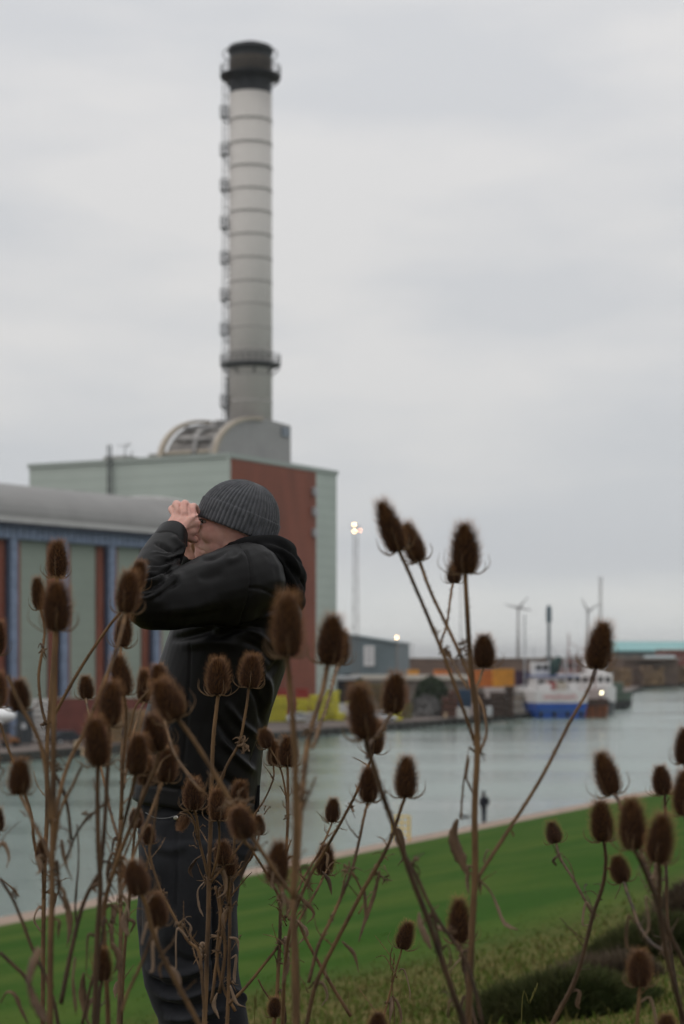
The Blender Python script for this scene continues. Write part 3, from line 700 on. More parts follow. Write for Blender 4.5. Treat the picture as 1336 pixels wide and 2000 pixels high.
# ------------------------------------------------------------------ lamp masts
m_lamp = mat('lit_lamp', (1, .9, .7), .5, emit=(1, .66, .32), estr=24)
m_lampd = mat('dim_lamp', (1, .6, .4), .5, emit=(1, .45, .25), estr=14)
m_lampw = mat('white_lamp', (1, 1, .8), .5, emit=(1, .93, .6), estr=13)
def mast(px, ytop, d, r, label, lamps, head=True):
    c = P(px, ytop, d); o = empty('lamp_mast', (c.x, d, 1), label, 'lamp mast')
    s_ = MB()
    if r > .25:      # lattice
        for dx, dy in ((-r, -r), (r, -r), (r, r), (-r, r)): s_.tube([(c.x+dx*1.3, d+dy*1.3, 1), (c.x+dx*.8, d+dy*.8, c.z)], .06, 5)
        z = 1; k = 0
        while z < c.z-1.6:
            sgn = 1 if k % 2 else -1
            s_.tube([(c.x-sgn*r*1.1, d-r, z), (c.x+sgn*r*1.1, d-r, z+1.6)], .045, 4); s_.tube([(c.x-r, d-r, z), (c.x+r, d-r, z)], .045, 4); z += 1.6; k += 1
    else: s_.tube([(c.x, d, 1), (c.x, d, c.z)], [r*1.5, r*.8], 8)
    s_.build('pole', mat('mast_galvanised', (.16, .145, .135), .6), o)
    if head:
        s_ = MB(); s_.box((c.x, d, c.z), (2.0, .9, .12)); s_.box((c.x, d, c.z-.9), (1.2, .5, .1)); s_.build('headframe', m_pale, o)
    for lx_, ly_, m, rr in lamps:
        q0 = P(lx_, ly_, d-.7); s_ = MB(); s_.ell(q0, (rr, rr*.5, rr), 12, 8); la = s_.build('lamp', m, o, smooth=True)
        s_ = MB(); s_.box(q0+Vector((0, rr*.5+.1, 0)), (rr*2.3, .2, rr*2.3)); s_.build('lamp_housing', m_steel, la)
mast(694.5, 1029, 345, .42, 'tall lattice lamp mast with two bright lamps right of the power station', [(692, 1024.5, m_lamp, .12), (692, 1037.5, m_lamp, .12), (703, 1036, m_lampd, .10)])
mast(775, 1243, 420, .18, 'short lamp post with one bright lamp beside the blue warehouse', [(775, 1245, m_lamp, .15)], head=False)
mast(900, 1135, 620, .14, 'slender unlit mast behind the tallest teasel stem', [], head=False)
mast(1173, 1128, 520, .30, 'tall slender unlit floodlight mast behind the boats', [])
mast(806, 1255, 800, .12, 'faint thin pole on the horizon right of the warehouse', [], head=False)

# ------------------------------------------------------------------ wind turbines
m_turb = mat('turbine_white', (.30, .30, .30), .5)
def turbine(px, py, d, rad, angs, label):
    c = P(px, py, d); o = empty('wind_turbine', (c.x, d, 1), label, 'wind turbine', 'wind turbines on the horizon')
    s_ = MB(); s_.tube([(c.x, d, 1), (c.x, d, c.z-.4)], [1.15, .65], 14); s_.build('tower', m_turb, o, smooth=True)
    s_ = MB(); s_.box((c.x+.5, d+.8, c.z), (2.6, 3.2, 1.7)); na_ = s_.build('nacelle', m_turb, o, bevel=.3)
    s_ = MB(); s_.ell((c.x, d-1.2, c.z), (.8, .8, .8), 14, 8); s_.build('hub', m_turb, o, smooth=True)
    for a in angs:
        dr = Vector((math.cos(R(a)), 0, math.sin(R(a)))); nr = Vector((-dr.z, 0, dr.x)); b0 = Vector((c.x, d-1.3, c.z))
        s_ = MB(); s_.loft([(b0+dr*t*rad, nr*w0, Vector((0, th, 0)), 2) for t, w0, th in ((.02, .28, .28), (.08, .3, .25), (.2, .62, .16), (.5, .45, .1), (.85, .26, .05), (1, .08, .03))], 10)
        s_.build('blade', m_turb, o, smooth=True)
turbine(1012, 1187, 1150, 8.5, (168, 48, -72+60), 'left wind turbine standing over the harbour wall')
turbine(1148, 1193, 1250, 9.5, (118, 30, -92), 'right wind turbine behind the moored boats')

# ------------------------------------------------------------------ distant right bank
def shed(name, px0, px1, ye, yr, d, depth, mw, mr, label, slope=True):
    x0, x1 = P(px0, 0, d).x, P(px1, 0, d).x; ze, zr = z_at(ye, d), z_at(yr, d)
    o = empty(name, ((x0+x1)/2, d, 1), label, name.split('_')[-1])
    s_ = MB(); s_.box(((x0+x1)/2, d+depth/2, (1+ze)/2), (x1-x0, depth, ze-1)); s_.build('wall', mw, o)
    s_ = MB(); s_.extrude([(x0-.5, d-.5, ze), (x0-.5, d-.5, ze+.4), (x0-.5, d+depth/2, zr), (x0-.5, d+depth+.5, ze+.4), (x0-.5, d+depth+.5, ze)], (x1-x0+1, 0, 0)); s_.build('roof', mr, o)
    return o, x0, x1, ze
m_teal = mat('teal_roof', (.20, .40, .40), .6, .08, .1)
o, x0, x1, ze = shed('teal_warehouse', 1196, 1420, 1272, 1252, 760, 40, mat('olive_wall', (.15, .135, .11), .8, .2, .1), m_teal, 'long distant warehouse with pale teal roof at the right')
s_ = MB(); s_.box(((x0+x1)/2, 759.8, z_at(1274.5, 760)), (x1-x0, .3, 1.0)); s_.build('fascia', mat('dark_teal', (.04, .08, .08)), o)
s_ = MB(); s_.box(((x0+x1)/2, 759.6, z_at(1292, 760)), (x1-x0, .3, 1.5)); s_.build('low_band', mat('blue_band', (.16, .2, .22), .6), o)
for k in range(8):
    s_ = MB(); s_.box((x0+6+k*5.2, 759.7, z_at(1283, 760)), (2.6, .3, 1.6)); s_.build('window', mat('dull_glass', (.08, .08, .075), .3), o)
o, x0, x1, ze = shed('red_shed', 1300, 1400, 1272, 1268, 690, 22, mat('red_shed_wall', (.17, .045, .035), .8, .2, .2), mat('brown_roof', (.2, .12, .09), .8), 'dull red distant shed at the right edge')
s_ = MB(); s_.box(((x0+x1)/2, 689.9, 2.8), (5, .3, 3.6)); s_.build('door', m_dark, o)
o, x0, x1, ze = shed('grey_roofed_shed', 1268, 1322, 1292, 1280, 670, 16, mat('red_shed_wall2', (.15, .06, .05), .8, .2, .2), mat('pale_blue_roof', (.26, .32, .33), .6), 'small distant shed with pale grey blue roof before the red shed')
s_ = MB(); s_.box(((x0+x1)/2, 669.9, 2.5), (3, .3, 3)); s_.build('door', m_dark, o)
m_t2 = [mat('old_timber', (.17, .105, .055), .9, .35, .5), mat('old_timber_dark', (.085, .05, .036), .9, .35, .5), mat('old_timber_ochre', (.22, .14, .07), .9, .35, .5)]
px = 1192; k = 0
DL = ['brown', 'dark brown', 'tan', 'dull brown', 'ochre', 'reddish brown']
rg = random.Random(5)
place = ['nearest the boats', 'second from the boats', 'third from the boats', 'fourth from the boats', 'fifth from the boats', 'sixth from the boats', 'at the right edge of the photo', 'beyond the right edge stack']
for k in range(8):
    w0 = rg.uniform(17, 22)
    under(px, px+w0, 1300+rg.uniform(-3, 6), 575+k*16, m_t2[(0, 2, 1, 0, 2, 1, 0, 2)[k]], 'far timber stack on the right bank, '+place[k], bays=3, layers=5, depth=6, group='timber stacks on the far right bank', jit=.35)
    px += w0+1.0

# ------------------------------------------------------------------ boats
m_hullb = mat('hull_blue', (.008, .075, .36), .35, .15, .4); m_hullw = mat('hull_white', (.68, .66, .65), .5, .1, .5)
m_bred = mat('red_paint', (.55, .05, .05), .6); m_rust = mat('rusty_hull', (.24, .075, .025), .8, .45, .6)
m_grn = mat('net_green', (.03, .06, .055), .9)
def fishing_boat(cx, cy, L, Bm, head, label, hull, top, hh, mainz, details=True):
    """hull lofted along its heading, wheelhouse, mast, gallows; head = heading angle from +Y"""
    o = empty('fishing_boat', (cx, cy, 0), label, 'boat')
    dv = Vector((math.sin(head), math.cos(head), 0)); sv = Vector((dv.y, -dv.x, 0))
    def pt(a, s, z): return Vector((cx, cy, 0))+dv*a+sv*s+Vector((0, 0, z))
    def hullm(z0, z1, f0, f1, m, name):
        s_ = MB(); st = [(-L/2, .93), (-L*.3, 1), (0, 1), (L*.25, .9), (L*.4, .55), (L*.5, .06)]
        vs = []; n = len(st)
        for a, w0 in st:
            sheer = .9*max(0, (a/L+.1))**1.5*2
            for f, z in ((f0, z0), (f1, z1+sheer*(z1 > 1.2))):
                for sg in (-1, 1): vs.append(pt(a+(.0 if z == z0 else .3*(a > 0)), sg*Bm/2*w0*f, z))
        fs = []
        for i in range(n-1):
            b0, b1 = i*4, (i+1)*4
            fs += [[b0, b1, b1+2, b0+2], [b0+1, b0+3, b1+3, b1+1], [b0+2, b1+2, b1+3, b0+3], [b0, b0+1, b1+1, b1]]
        fs += [[0, 2, 3, 1], [n*4-4, n*4-3, n*4-1, n*4-2]]
        s_.add(vs, fs); return s_.build(name, m, o)
    hullm(-.5, hh, .88, 1, hull, 'hull')
    hullm(hh+.003, mainz, 1.002, 1.03, top, 'bulwark')
    return o, pt
c = P(1073, 1404, 334)
fb, pt = fishing_boat(c.x+.6, 334+8, 19, 9.4, R(-8), 'fishing boat with deep blue hull and white topsides moored by the quay', m_hullb, m_hullw, 2.55, 4.6)
s_ = MB(); s_.box(pt(-9.58, 0, 1.25), (8.2, .12, .35), u=Vector((math.cos(R(8)), math.sin(R(8)), 0))); s_.build('hull_stripe', mat('hull_pale_blue', (.03, .11, .30), .4), fb)
# red lettering on the stern, too soft in the photo to read
s_ = MB(); ux = Vector((math.cos(R(8)), math.sin(R(8)), 0)); rg = random.Random(8)
for k in range(12):
    q0 = pt(-9.82, -3.0+k*.48, 3.6); s_.box(q0, (.1, .06, .62), u=ux); s_.box(q0+ux*.14+Vector((0, 0, rg.choice((-.25, 0, .25)))), (.26, .06, .12), u=ux)
s_.build('stern_lettering', m_bred, fb)
def cab(a, s, z, la, ws, h, m, name='wheelhouse', win=True, par=None, pt=None, hd=R(-8), head_par=None):
    s_ = MB(); dvv = Vector((math.sin(hd), math.cos(hd), 0)); sv = Vector((dvv.y, -dvv.x, 0))
    s_.box(pt(a, s, z+h/2), (ws, la, h), u=sv); o = s_.build(name, m, par, bevel=.08)
    if win:
        for k in range(3):
            s_ = MB(); s_.box(pt(a-la/2-.03, s+(k-1)*ws*.3, z+h*.62), (ws*.22, .06, h*.34), u=sv); s_.build('window', m_dark, o)
    return o
cab(-1, -.3, 4.3, 5, 5.6, 2.6, m_hullw, 'deckhouse', True, fb, pt)
cab(1, -.6, 7.0, 3.4, 4.0, 2.3, m_hullw, 'wheelhouse', True, fb, pt)
s_ = MB(); s_.box(pt(-.8, .5, 6.95), (8.0, 6.4, .22), u=ux); s_.build('deck_rail_band', mat('rail_blue', (.05, .10, .28), .5), fb)
s_ = MB()
for (a_, s0, z0, z1, r_) in ((3, -3.4, 4, 17.5, .16), (-4, 2.2, 4, 10.5, .13), (-4, 3.6, 4, 10.2, .13), (0, 3.3, 4, 11.5, .1), (4, 1.2, 4, 13, .08), (4, -1.5, 9, 12, .08)):
    s_.tube([pt(a_, s0, z0), pt(a_, s0, z1)], r_, 6)
s_.tube([pt(-4, 2.2, 10.3), pt(-4, 3.6, 10.3)], .14, 6); s_.tube([pt(0, 3.3, 11.0), pt(-5, 1, 7)], .07, 5); s_.tube([pt(3, -3.4, 14), pt(-6, -3.4, 6)], .05, 5)
s_.tube([pt(4, 1.2, 12.5), pt(1, 4.5, 7)], .06, 5)
for k in range(3): s_.tube([pt(-9.3, -4.3, 4.7+k*.45), pt(-9.3, 4.3, 4.7+k*.45)], .04, 4)
for k in range(7): s_.tube([pt(-9.3, -4.3+k*1.43, 4.6), pt(-9.3, -4.3+k*1.43, 5.6)], .04, 4)
s_.build('rigging', m_pale, fb)
s_ = MB(); s_.ell(pt(-2.5, .6, 8.6), (.95, .8, 1.35), 12, 9); s_.ell(pt(-2.4, 1.2, 9.6), (.7, .7, .8), 12, 9); s_.tube([pt(-2.5, .2, 7), pt(-2.5, .2, 9)], .5, 8); s_.build('net_drum', m_grn, fb)
for k, (a_, s0) in enumerate(((-7, -2.2), (-7, .5), (-6.6, 2.6), (-6, -.8))):
    s_ = MB(); s_.box(pt(a_, s0, 5.0), (1.6, 1.3, 1.5+.4*(k % 2)), u=ux); s_.build('deck_box', (m_hullw, m_cream, m_hullw, m_redc)[k], fb, bevel=.06)
for k in range(4):
    s_ = MB(); s_.ell(pt(-9.75, -3.6+k*2.3, .65), (.33, .3, .5), 10, 8); s_.build('fender', mat('tyre', (.015,)*3), fb)
# blue-topped tall exhaust mast beyond
q0 = P(1072, 1182, 520); s_ = MB(); to = empty('signal_tower', (q0.x, 520, 1), 'slender dark tower with thick blue top above the boats', 'tower')
s_.tube([(q0.x, 520, 1), (q0.x, 520, z_at(1216, 520))], [.55, .42], 12); s_.build('shaft', mat('tower_grey', (.10, .12, .135), .6), to)
s_ = MB(); zt0 = z_at(1216, 520); s_.tube([(q0.x, 520, zt0), (q0.x, 520, zt0+.4), (q0.x, 520, q0.z-.6), (q0.x, 520, q0.z)], [.45, .72, .68, .3], 12); s_.build('thick_top', mat('tower_blue', (.045, .085, .11), .6), to)
s_ = MB(); s_.box((q0.x, 520, z_at(1283, 520)), (2.4, 2.4, .3)); s_.build('platform', m_steel, to)
# rusty pontoon barge in front of the second boat
c = P(1158, 1402, 336); ba = empty('rusty_barge', (c.x, 340, 0), 'small rusty orange barge moored against the blue boat', 'barge')
s_ = MB(); s_.extrude([(c.x-2.6, 336, -.4), (c.x+2.2, 336, -.4), (c.x+2.5, 336, 2.1), (c.x-2.8, 336, 2.1)], (1.5, 10, 0)); s_.build('hull', m_rust, ba)
s_ = MB(); s_.box((c.x-.05, 335.96, 2.6), (5.5, .3, 1.1)); s_.box((c.x+2.4, 341, 2.6), (.3, 10, 1.1)); s_.build('bulwark', mat('dark_rust', (.05, .027, .02), .9, .4, 1), ba)
for k in range(4):
    s_ = MB(); s_.box((c.x-1.8+k*1.2, 335.85, 1.0), (.16, .12, 2.0)); s_.build('rubbing_post', mat('dark_rust', (.05,)*3), ba)
s_ = MB(); s_.box((c.x-1.7, 338, 3.6), (1.8, 3, 1.3)); s_.tube([(c.x-2.2, 337, 3), (c.x-3.4, 337, 5.4)], .12, 6); s_.build('deck_gear', m_steel, ba, bevel=.05)
# white boat behind, bow towards the water, lit lamp
c = P(1178, 1388, 360)
wb, pt2 = fishing_boat(c.x-.5, 368, 17, 6.0, R(172), 'white workboat with a lit lamp moored behind the rusty barge', mat('hull_dark', (.04, .045, .05), .5), m_hullw, 1.4, 4.2)
for (a_, s0, z, la, ws, h, nm) in ((1.0, 0, 4.2, 6, 4.6, 3.1, 'deckhouse'), (0, 0, 7.3, 3.5, 3.6, 2.3, 'wheelhouse')):
    s_ = MB(); dvv = Vector((math.sin(R(172)), math.cos(R(172)), 0)); svv = Vector((dvv.y, -dvv.x, 0)); s_.box(pt2(a_, s0, z+h/2), (ws, la, h), u=svv); oo = s_.build(nm, m_hullw, wb, bevel=.1)
    for k in (-1, 0, 1):
        s_ = MB(); s_.box(pt2(a_+la/2+.03, s0+k*ws*.3, z+h*.6), (ws*.2, .06, h*.34), u=svv); s_.build('window', m_dark, oo)
s_ = MB(); s_.tube([pt2(-1, 0, 9.5), pt2(-1, 0, 13)], .1, 6); s_.tube([pt2(-1, -1.2, 11.6), pt2(-1, 1.2, 11.6)], .06, 5)
for k in range(3): s_.tube([pt2(-7, -2.4+2.4*k, 4), pt2(-7, -2.4+2.4*k, 9)], .09, 6)
s_.tube([pt2(-7, -2.4, 9), pt2(-7, 2.4, 9)], .09, 6)
s_.build('mast', m_pale, wb)
q0 = P(1175, 1353, 350); s_ = MB(); s_.ell(q0, (.15, .1, .15), 12, 8); s_.build('lamp', m_lampw, wb, smooth=True)
# dark green moored dinghy and small workboat farther along
c = P(1202, 1372, 410); 
gb, pt3 = fishing_boat(c.x+.5, 412, 9, 4, R(150), 'small dull green boat moored beyond the white workboat', mat('hull_black', (.02, .022, .022), .6), mat('hull_green', (.07, .10, .075), .6, .3, .6), 1.2, 2.4)
s_ = MB(); s_.box(pt3(0, 0, 3.6), (2.4, 3.6, 2.6)); s_.build('cabin', mat('hull_green', (.07, .1, .07)), gb, bevel=.1)
c = P(1196, 1386, 385); 
db, pt4 = fishing_boat(c.x, 386, 6, 2.4, R(110), 'low dark dinghy moored behind the rusty barge', mat('hull_black', (.02,)*3), mat('hull_black', (.02,)*3), .5, 1.0)
s_ = MB(); s_.box(pt4(-2, 0, 1.4), (.5, .5, .9)); s_.build('outboard_motor', m_pale, db)
# second fishing boat's superstructure between (rust and white clutter)
c = P(1128, 1396, 352)
cb, pt5 = fishing_boat(c.x, 366, 20, 6.5, R(-12), 'pinkish white trawler berthed on the far side of the blue boat', mat('hull_dark', (.04, .045, .05), .5), mat('trawler_pink', (.42, .33, .31), .6, .2, .6), 1.6, 4.4)
for (a_, s0, z, la, ws, h, m_) in ((-1, .2, 4.4, 7, 4.8, 2.7, m_hullw), (2, .2, 7.1, 3.6, 3.6, 2.4, mat('faded_red', (.20, .10, .09), .7, .3, 1))):
    cab(a_, s0, z, la, ws, h, m_, 'deckhouse', True, cb, pt5, R(-12))
s_ = MB()
for (a_, s0, z0, z1, r_) in ((-7, -2.6, 4, 10.5, .15), (-7, 2.6, 4, 10.5, .15), (0, 0, 9, 14.5, .12), (4, 1.5, 4, 11, .1)): s_.tube([pt5(a_, s0, z0), pt5(a_, s0, z1)], r_, 6)
s_.tube([pt5(-7, -2.6, 10.4), pt5(-7, 2.6, 10.4)], .15, 6); s_.tube([pt5(0, 0, 13), pt5(-7, 2.4, 10.4)], .05, 4); s_.tube([pt5(0, 0, 13), pt5(-7, -2.4, 10.4)], .05, 4); s_.tube([pt5(-3, 2, 5), pt5(-8, 2.8, 8)], .12, 5)
s_.build('gallows', mat('faded_red', (.2, .1, .09)), cb)
# ------------------------------------------------------------------ on the near bank
def limb(mb, pts, rs, n=12, k=3):
    sp = spline([Vector(p) for p in pts], k) if len(pts) > 2 else [Vector(p) for p in pts]
    m = len(sp); rr = [float(np.interp(i/(m-1)*(len(rs)-1), range(len(rs)), rs)) for i in range(m)]
    mb.tube(sp, rr, n); mb.ell(sp[0], (rr[0],)*3, n, 8); mb.ell(sp[-1], (rr[-1],)*3, n, 8)
    return mb
# distant walker on the path
Yw = 109; wx = P(945, 0, Yw).x; gz = ground(wx, Yw)+.005
def W(x, y, z): return Vector((wx+x, Yw+y, gz+z))
s_ = MB(); s_.ell(W(-.02, 0, 1.63), (.095, .09, .125)); limb(s_, [W(0, 0, 1.35), W(-.01, 0, 1.55)], [.065, .055])
s_.loft([(W(0, 0, .85), (.15, 0, 0), (0, .12, 0), 2), (W(0, 0, 1.1), (.14, 0, 0), (0, .11, 0), 2), (W(.02, 0, 1.35), (.19, 0, 0), (0, .12, 0), 2), (W(.02, 0, 1.47), (.1, 0, 0), (0, .08, 0), 2)], 16)
limb(s_, [W(.18, 0, 1.38), W(.24, -.02, 1.1), W(.12, -.12, .98)], [.06, .05, .035]); limb(s_, [W(-.14, 0, 1.38), W(-.2, -.02, 1.1), W(-.14, -.12, .9)], [.06, .05, .035])
limb(s_, [W(.07, 0, .88), W(.06, -.02, .48), W(.07, 0, .06)], [.09, .065, .045]); limb(s_, [W(-.06, 0, .88), W(-.05, .04, .48), W(-.04, .05, .06)], [.09, .065, .045])
limb(s_, [W(.07, .02, .04), W(.05, -.14, .035)], [.04, .035]); limb(s_, [W(-.04, .06, .04), W(-.07, -.1, .035)], [.04, .035])
me = fuse(s_, .018, 2); wk = link('person', me, mat('walker_skin', (.12, .08, .07), .8)); tag(wk, 'distant person in dark clothes standing on the waterside path', 'person')
s_ = MB(); s_.loft([(W(0, 0, .84), (.17, 0, 0), (0, .14, 0), 2), (W(0, 0, 1.1), (.16, 0, 0), (0, .13, 0), 2), (W(.02, 0, 1.36), (.21, 0, 0), (0, .14, 0), 2), (W(.02, 0, 1.49), (.12, 0, 0), (0, .1, 0), 2)], 16)
limb(s_, [W(.19, 0, 1.37), W(.25, -.02, 1.1), W(.13, -.1, 1.0)], [.075, .065, .05]); limb(s_, [W(-.15, 0, 1.37), W(-.21, -.02, 1.1), W(-.16, -.1, .93)], [.075, .065, .05])
s_.ell(W(-.01, .01, 1.66), (.115, .11, .12))
me = fuse(s_, .018, 2); link('coat', me, mat('walker_coat', (.012, .014, .022), .9), wk)
s_ = MB(); limb(s_, [W(.07, 0, .9), W(.06, -.02, .48), W(.07, 0, .1)], [.10, .078, .06]); limb(s_, [W(-.06, 0, .9), W(-.05, .04, .48), W(-.04, .05, .1)], [.10, .078, .06])
me = fuse(s_, .018, 1); link('trousers', me, mat('walker_trousers', (.02, .024, .035), .9), wk)
# small dog
dx = P(909, 0, 110).x; dz = ground(dx, 110)+.01
def D(x, y, z): return Vector((dx+x, 110+y, dz+z))
s_ = MB(); s_.loft([(D(-.2, 0, .27), (0, .07, 0), (0, 0, .085), 2), (D(-.08, 0, .27), (0, .08, 0), (0, 0, .095), 2), (D(.08, 0, .28), (0, .065, 0), (0, 0, .075), 2), (D(.2, 0, .28), (0, .06, 0), (0, 0, .07), 2)], 14)
for x, f in ((-.17, .02), (.18, -.02)):
    for y in (-.05, .05): limb(s_, [D(x, y, .24), D(x+f, y, .13), D(x-.01, y, .02)], [.04, .025, .02], 8)
limb(s_, [D(-.2, 0, .3), D(-.28, 0, .38)], [.06, .045]); limb(s_, [D(-.28, 0, .4), D(-.38, 0, .37)], [.055, .025]); limb(s_, [D(.22, 0, .3), D(.3, 0, .36), D(.34, 0, .44)], [.022, .016, .01], 8)
for y in (-.035, .035): limb(s_, [D(-.26, y, .43), D(-.245, y*1.2, .47)], [.02, .01], 8)
me = fuse(s_, .012, 1); dg_ = link('dog', me, mat('dog_coat', (.02, .018, .018), .9)); tag(dg_, 'small dark dog on the path left of the distant walker', 'dog')
# yellow ladder rails at the water's edge
c0 = hit(759, 1641); su0 = su(c0.x, c0.y); e0 = bank(su0[0], .35, 1.304)
lo = empty('safety_ladder', e0, 'yellow safety ladder frame standing at the edge of the path', 'ladder')
s_ = MB(); m_ys = mat('safety_yellow', (.75, .48, .03), .5)
ux = Vector((1, 0, 0))
for sx in (-.38, .38):
    a_ = e0+ux*sx; s_.tube([a_, a_+Vector((0, 0, 1.22)), ], .05, 8); s_.tube([a_+Vector((0, 0, 1.22)), a_+Vector((0, .5, 1.1)), a_+Vector((0, .6, .0)), a_+Vector((0, .6, -.9))], .035, 8)
s_.build('handrail', m_ys, lo)
s_ = MB()
for z_ in (.3, .6, .9, 1.2): s_.tube([e0+ux*-.38+Vector((0, 0, z_)), e0+ux*.38+Vector((0, 0, z_))], .045, 6)
for z_ in (-.3, -.6): s_.tube([e0+ux*-.38+Vector((0, .6, z_)), e0+ux*.38+Vector((0, .6, z_))], .03, 6)
s_.tube([e0+Vector((0, 0, .3)), e0+Vector((0, 0, 1.2))], .03, 6)
s_.build('rungs', m_ys, lo)
# bramble and grass hummocks low on the right
def hummock(px, py, wpx, hpx, label, m, seed, n=9000, ll=.095):
    c = hit(px, py); d = c.y; rx = wpx/2/F*d; hz = hpx/F*d; ry = rx*.55; rg = random.Random(seed)
    s_ = MB(); vs = []; fs = []; N1, N2 = 26, 9
    for i in range(N2+1):
        for j in range(N1):
            a = math.tau*j/N1; f = 1-i/N2; k = 1+.3*noise.noise(Vector((math.cos(a)*1.6, math.sin(a)*1.6, seed+i*.2)))
            x, y = c.x+rx*f*.93*k*math.cos(a), c.y+ry*f*.93*k*math.sin(a)
            vs.append((x, y, ground(x, y)-.03+hz*.55*math.sqrt(max(0, 1-f*f))))
    for i in range(N2):
        for j in range(N1): fs.append([i*N1+j, i*N1+(j+1) % N1, (i+1)*N1+(j+1) % N1, (i+1)*N1+j])
    s_.add(vs, fs); o = s_.build('bush', m[0], loc=c, smooth=True)
    tag(o, label, 'bush')
    l_ = MB()
    for _ in range(n):
        a = rg.uniform(0, math.tau); f = 1.12*math.sqrt(rg.random())**.9; k = 1+.3*noise.noise(Vector((math.cos(a)*1.6, math.sin(a)*1.6, seed+(1-f)*1.8)))
        x, y = c.x+rx*f*k*math.cos(a), c.y+ry*f*k*math.sin(a); z = ground(x, y)+hz*math.sqrt(max(0, 1-f*f))*rg.uniform(.45, .95)*(.8+.5*noise.noise(Vector((x*4, y*4, seed+3))))
        q0 = Vector((x, y, z)); dr = Vector((rg.gauss(0, .6)+math.cos(a)*f, rg.gauss(0, .6)+math.sin(a)*f, rg.uniform(.3, 2.0))).normalized()*ll*rg.uniform(.4, 1.7)*(.6+.8*max(0, noise.noise(Vector((x*5, y*5, seed)))+.3))
        sd = dr.cross(Vector((rg.gauss(0, 1), rg.gauss(0, 1), rg.gauss(0, 1)))).normalized()*ll*.06
        l_.add([q0-sd, q0+sd, q0+dr], [[0, 1, 2]]); l_.m[-1] = 0
    l_.build('foliage', m[1], o)
    return o
hm = (mat('bush_core', (.042, .045, .018), 1), mat('bush_leaf', (.080, .080, .032), .85, 0, 4, col2=(.040, .058, .018), spec=.1))
hm2 = (mat('tuft_core', (.030, .045, .012), 1), mat('tuft_leaf', (.050, .080, .016), .8, .4, 3))
hm3 = (mat('dry_core', (.04, .03, .018), 1), mat('dry_leaf', (.085, .060, .035), .8, .4, 3))
hummock(1265, 1872, 200, 96, 'low scrubby bush on the slope at the right, upper of the two', hm, 1, 22000)
hummock(1095, 1985, 300, 92, 'wide scrubby low bush at the bottom right of the slope', hm, 2, 26000)
hummock(1190, 1918, 190, 40, 'flat brownish dry patch of scrub between the two dark low bushes', hm3, 6, 9000)
hummock(1345, 1800, 120, 90, 'brownish dry bush at the right edge of the slope', hm3, 3, 12000)
# rough grass, more than anyone could count
rg = random.Random(11); gb_ = MB(); 
for _ in range(34000):
    Y = 6.5+22*rg.random()**1.6; px = rg.uniform(-60, 1400); x = (px-668)/F*Y
    rgh = rough_at(x, Y)
    if rg.random() > (.10+.9*rgh)*max(0, min(1, (24-Y)/10)): continue
    z = ground(x, Y); h = rg.uniform(.012, .030)*(1+1.1*rgh)*(2.2 if rg.random() < .02*rgh else 1); w0 = .0032+Y*.00022
    a = rg.uniform(0, math.tau); le = Vector((math.cos(a), math.sin(a), 0))*h*rg.uniform(.1, .7); sd = Vector((rg.uniform(-1, 1), rg.uniform(-.4, .4), 0)).normalized()*w0
    b0 = Vector((x, Y, z-.005)); gb_.mi = 1 if rg.random() < .05+.45*rgh else 0
    gb_.add([b0-sd, b0+sd, b0+le*.4+sd*.7+Vector((0, 0, h*.6)), b0+le*.4-sd*.7+Vector((0, 0, h*.6)), b0+le+Vector((0, 0, h))], [[0, 1, 2, 3], [3, 2, 4]])
o = gb_.build('grass', [mat('grass_blade', (.070, .105, .018), .9, .3, 2, spec=.1), mat('grass_blade_dry', (.11, .10, .032), .9, .3, 2, spec=.1)]); tag(o, kind='stuff', label='short rough grass blades on the near slope', cat='grass')
# tall grass round the teasels' feet
gb_ = MB(); rg = random.Random(12)
for _ in range(9000):
    Y = rg.uniform(2.0, 6.5); px = rg.uniform(-200, 1500); x = (px-668)/F*Y
    z = ground(x, Y); h = rg.uniform(.08, .26); w0 = rg.uniform(.0015, .003); a = rg.uniform(0, math.tau)
    le = Vector((math.cos(a), math.sin(a), 0))*h*rg.uniform(.2, .8); sd = Vector((rg.uniform(-1, 1), rg.uniform(-.6, .6), 0)).normalized()*w0; b0 = Vector((x, Y, z-.01)); gb_.mi = int(rg.random() < .35)
    gb_.add([b0-sd, b0+sd, b0+le*.35+sd*.8+Vector((0, 0, h*.6)), b0+le*.35-sd*.8+Vector((0, 0, h*.6)), b0+le+Vector((0, 0, h*.9))], [[0, 1, 2, 3], [3, 2, 4]])
o = gb_.build('tall_grass', [MATS['grass_blade'], MATS['grass_blade_dry']]); tag(o, kind='stuff', label='longer grass between the teasel stems', cat='grass')

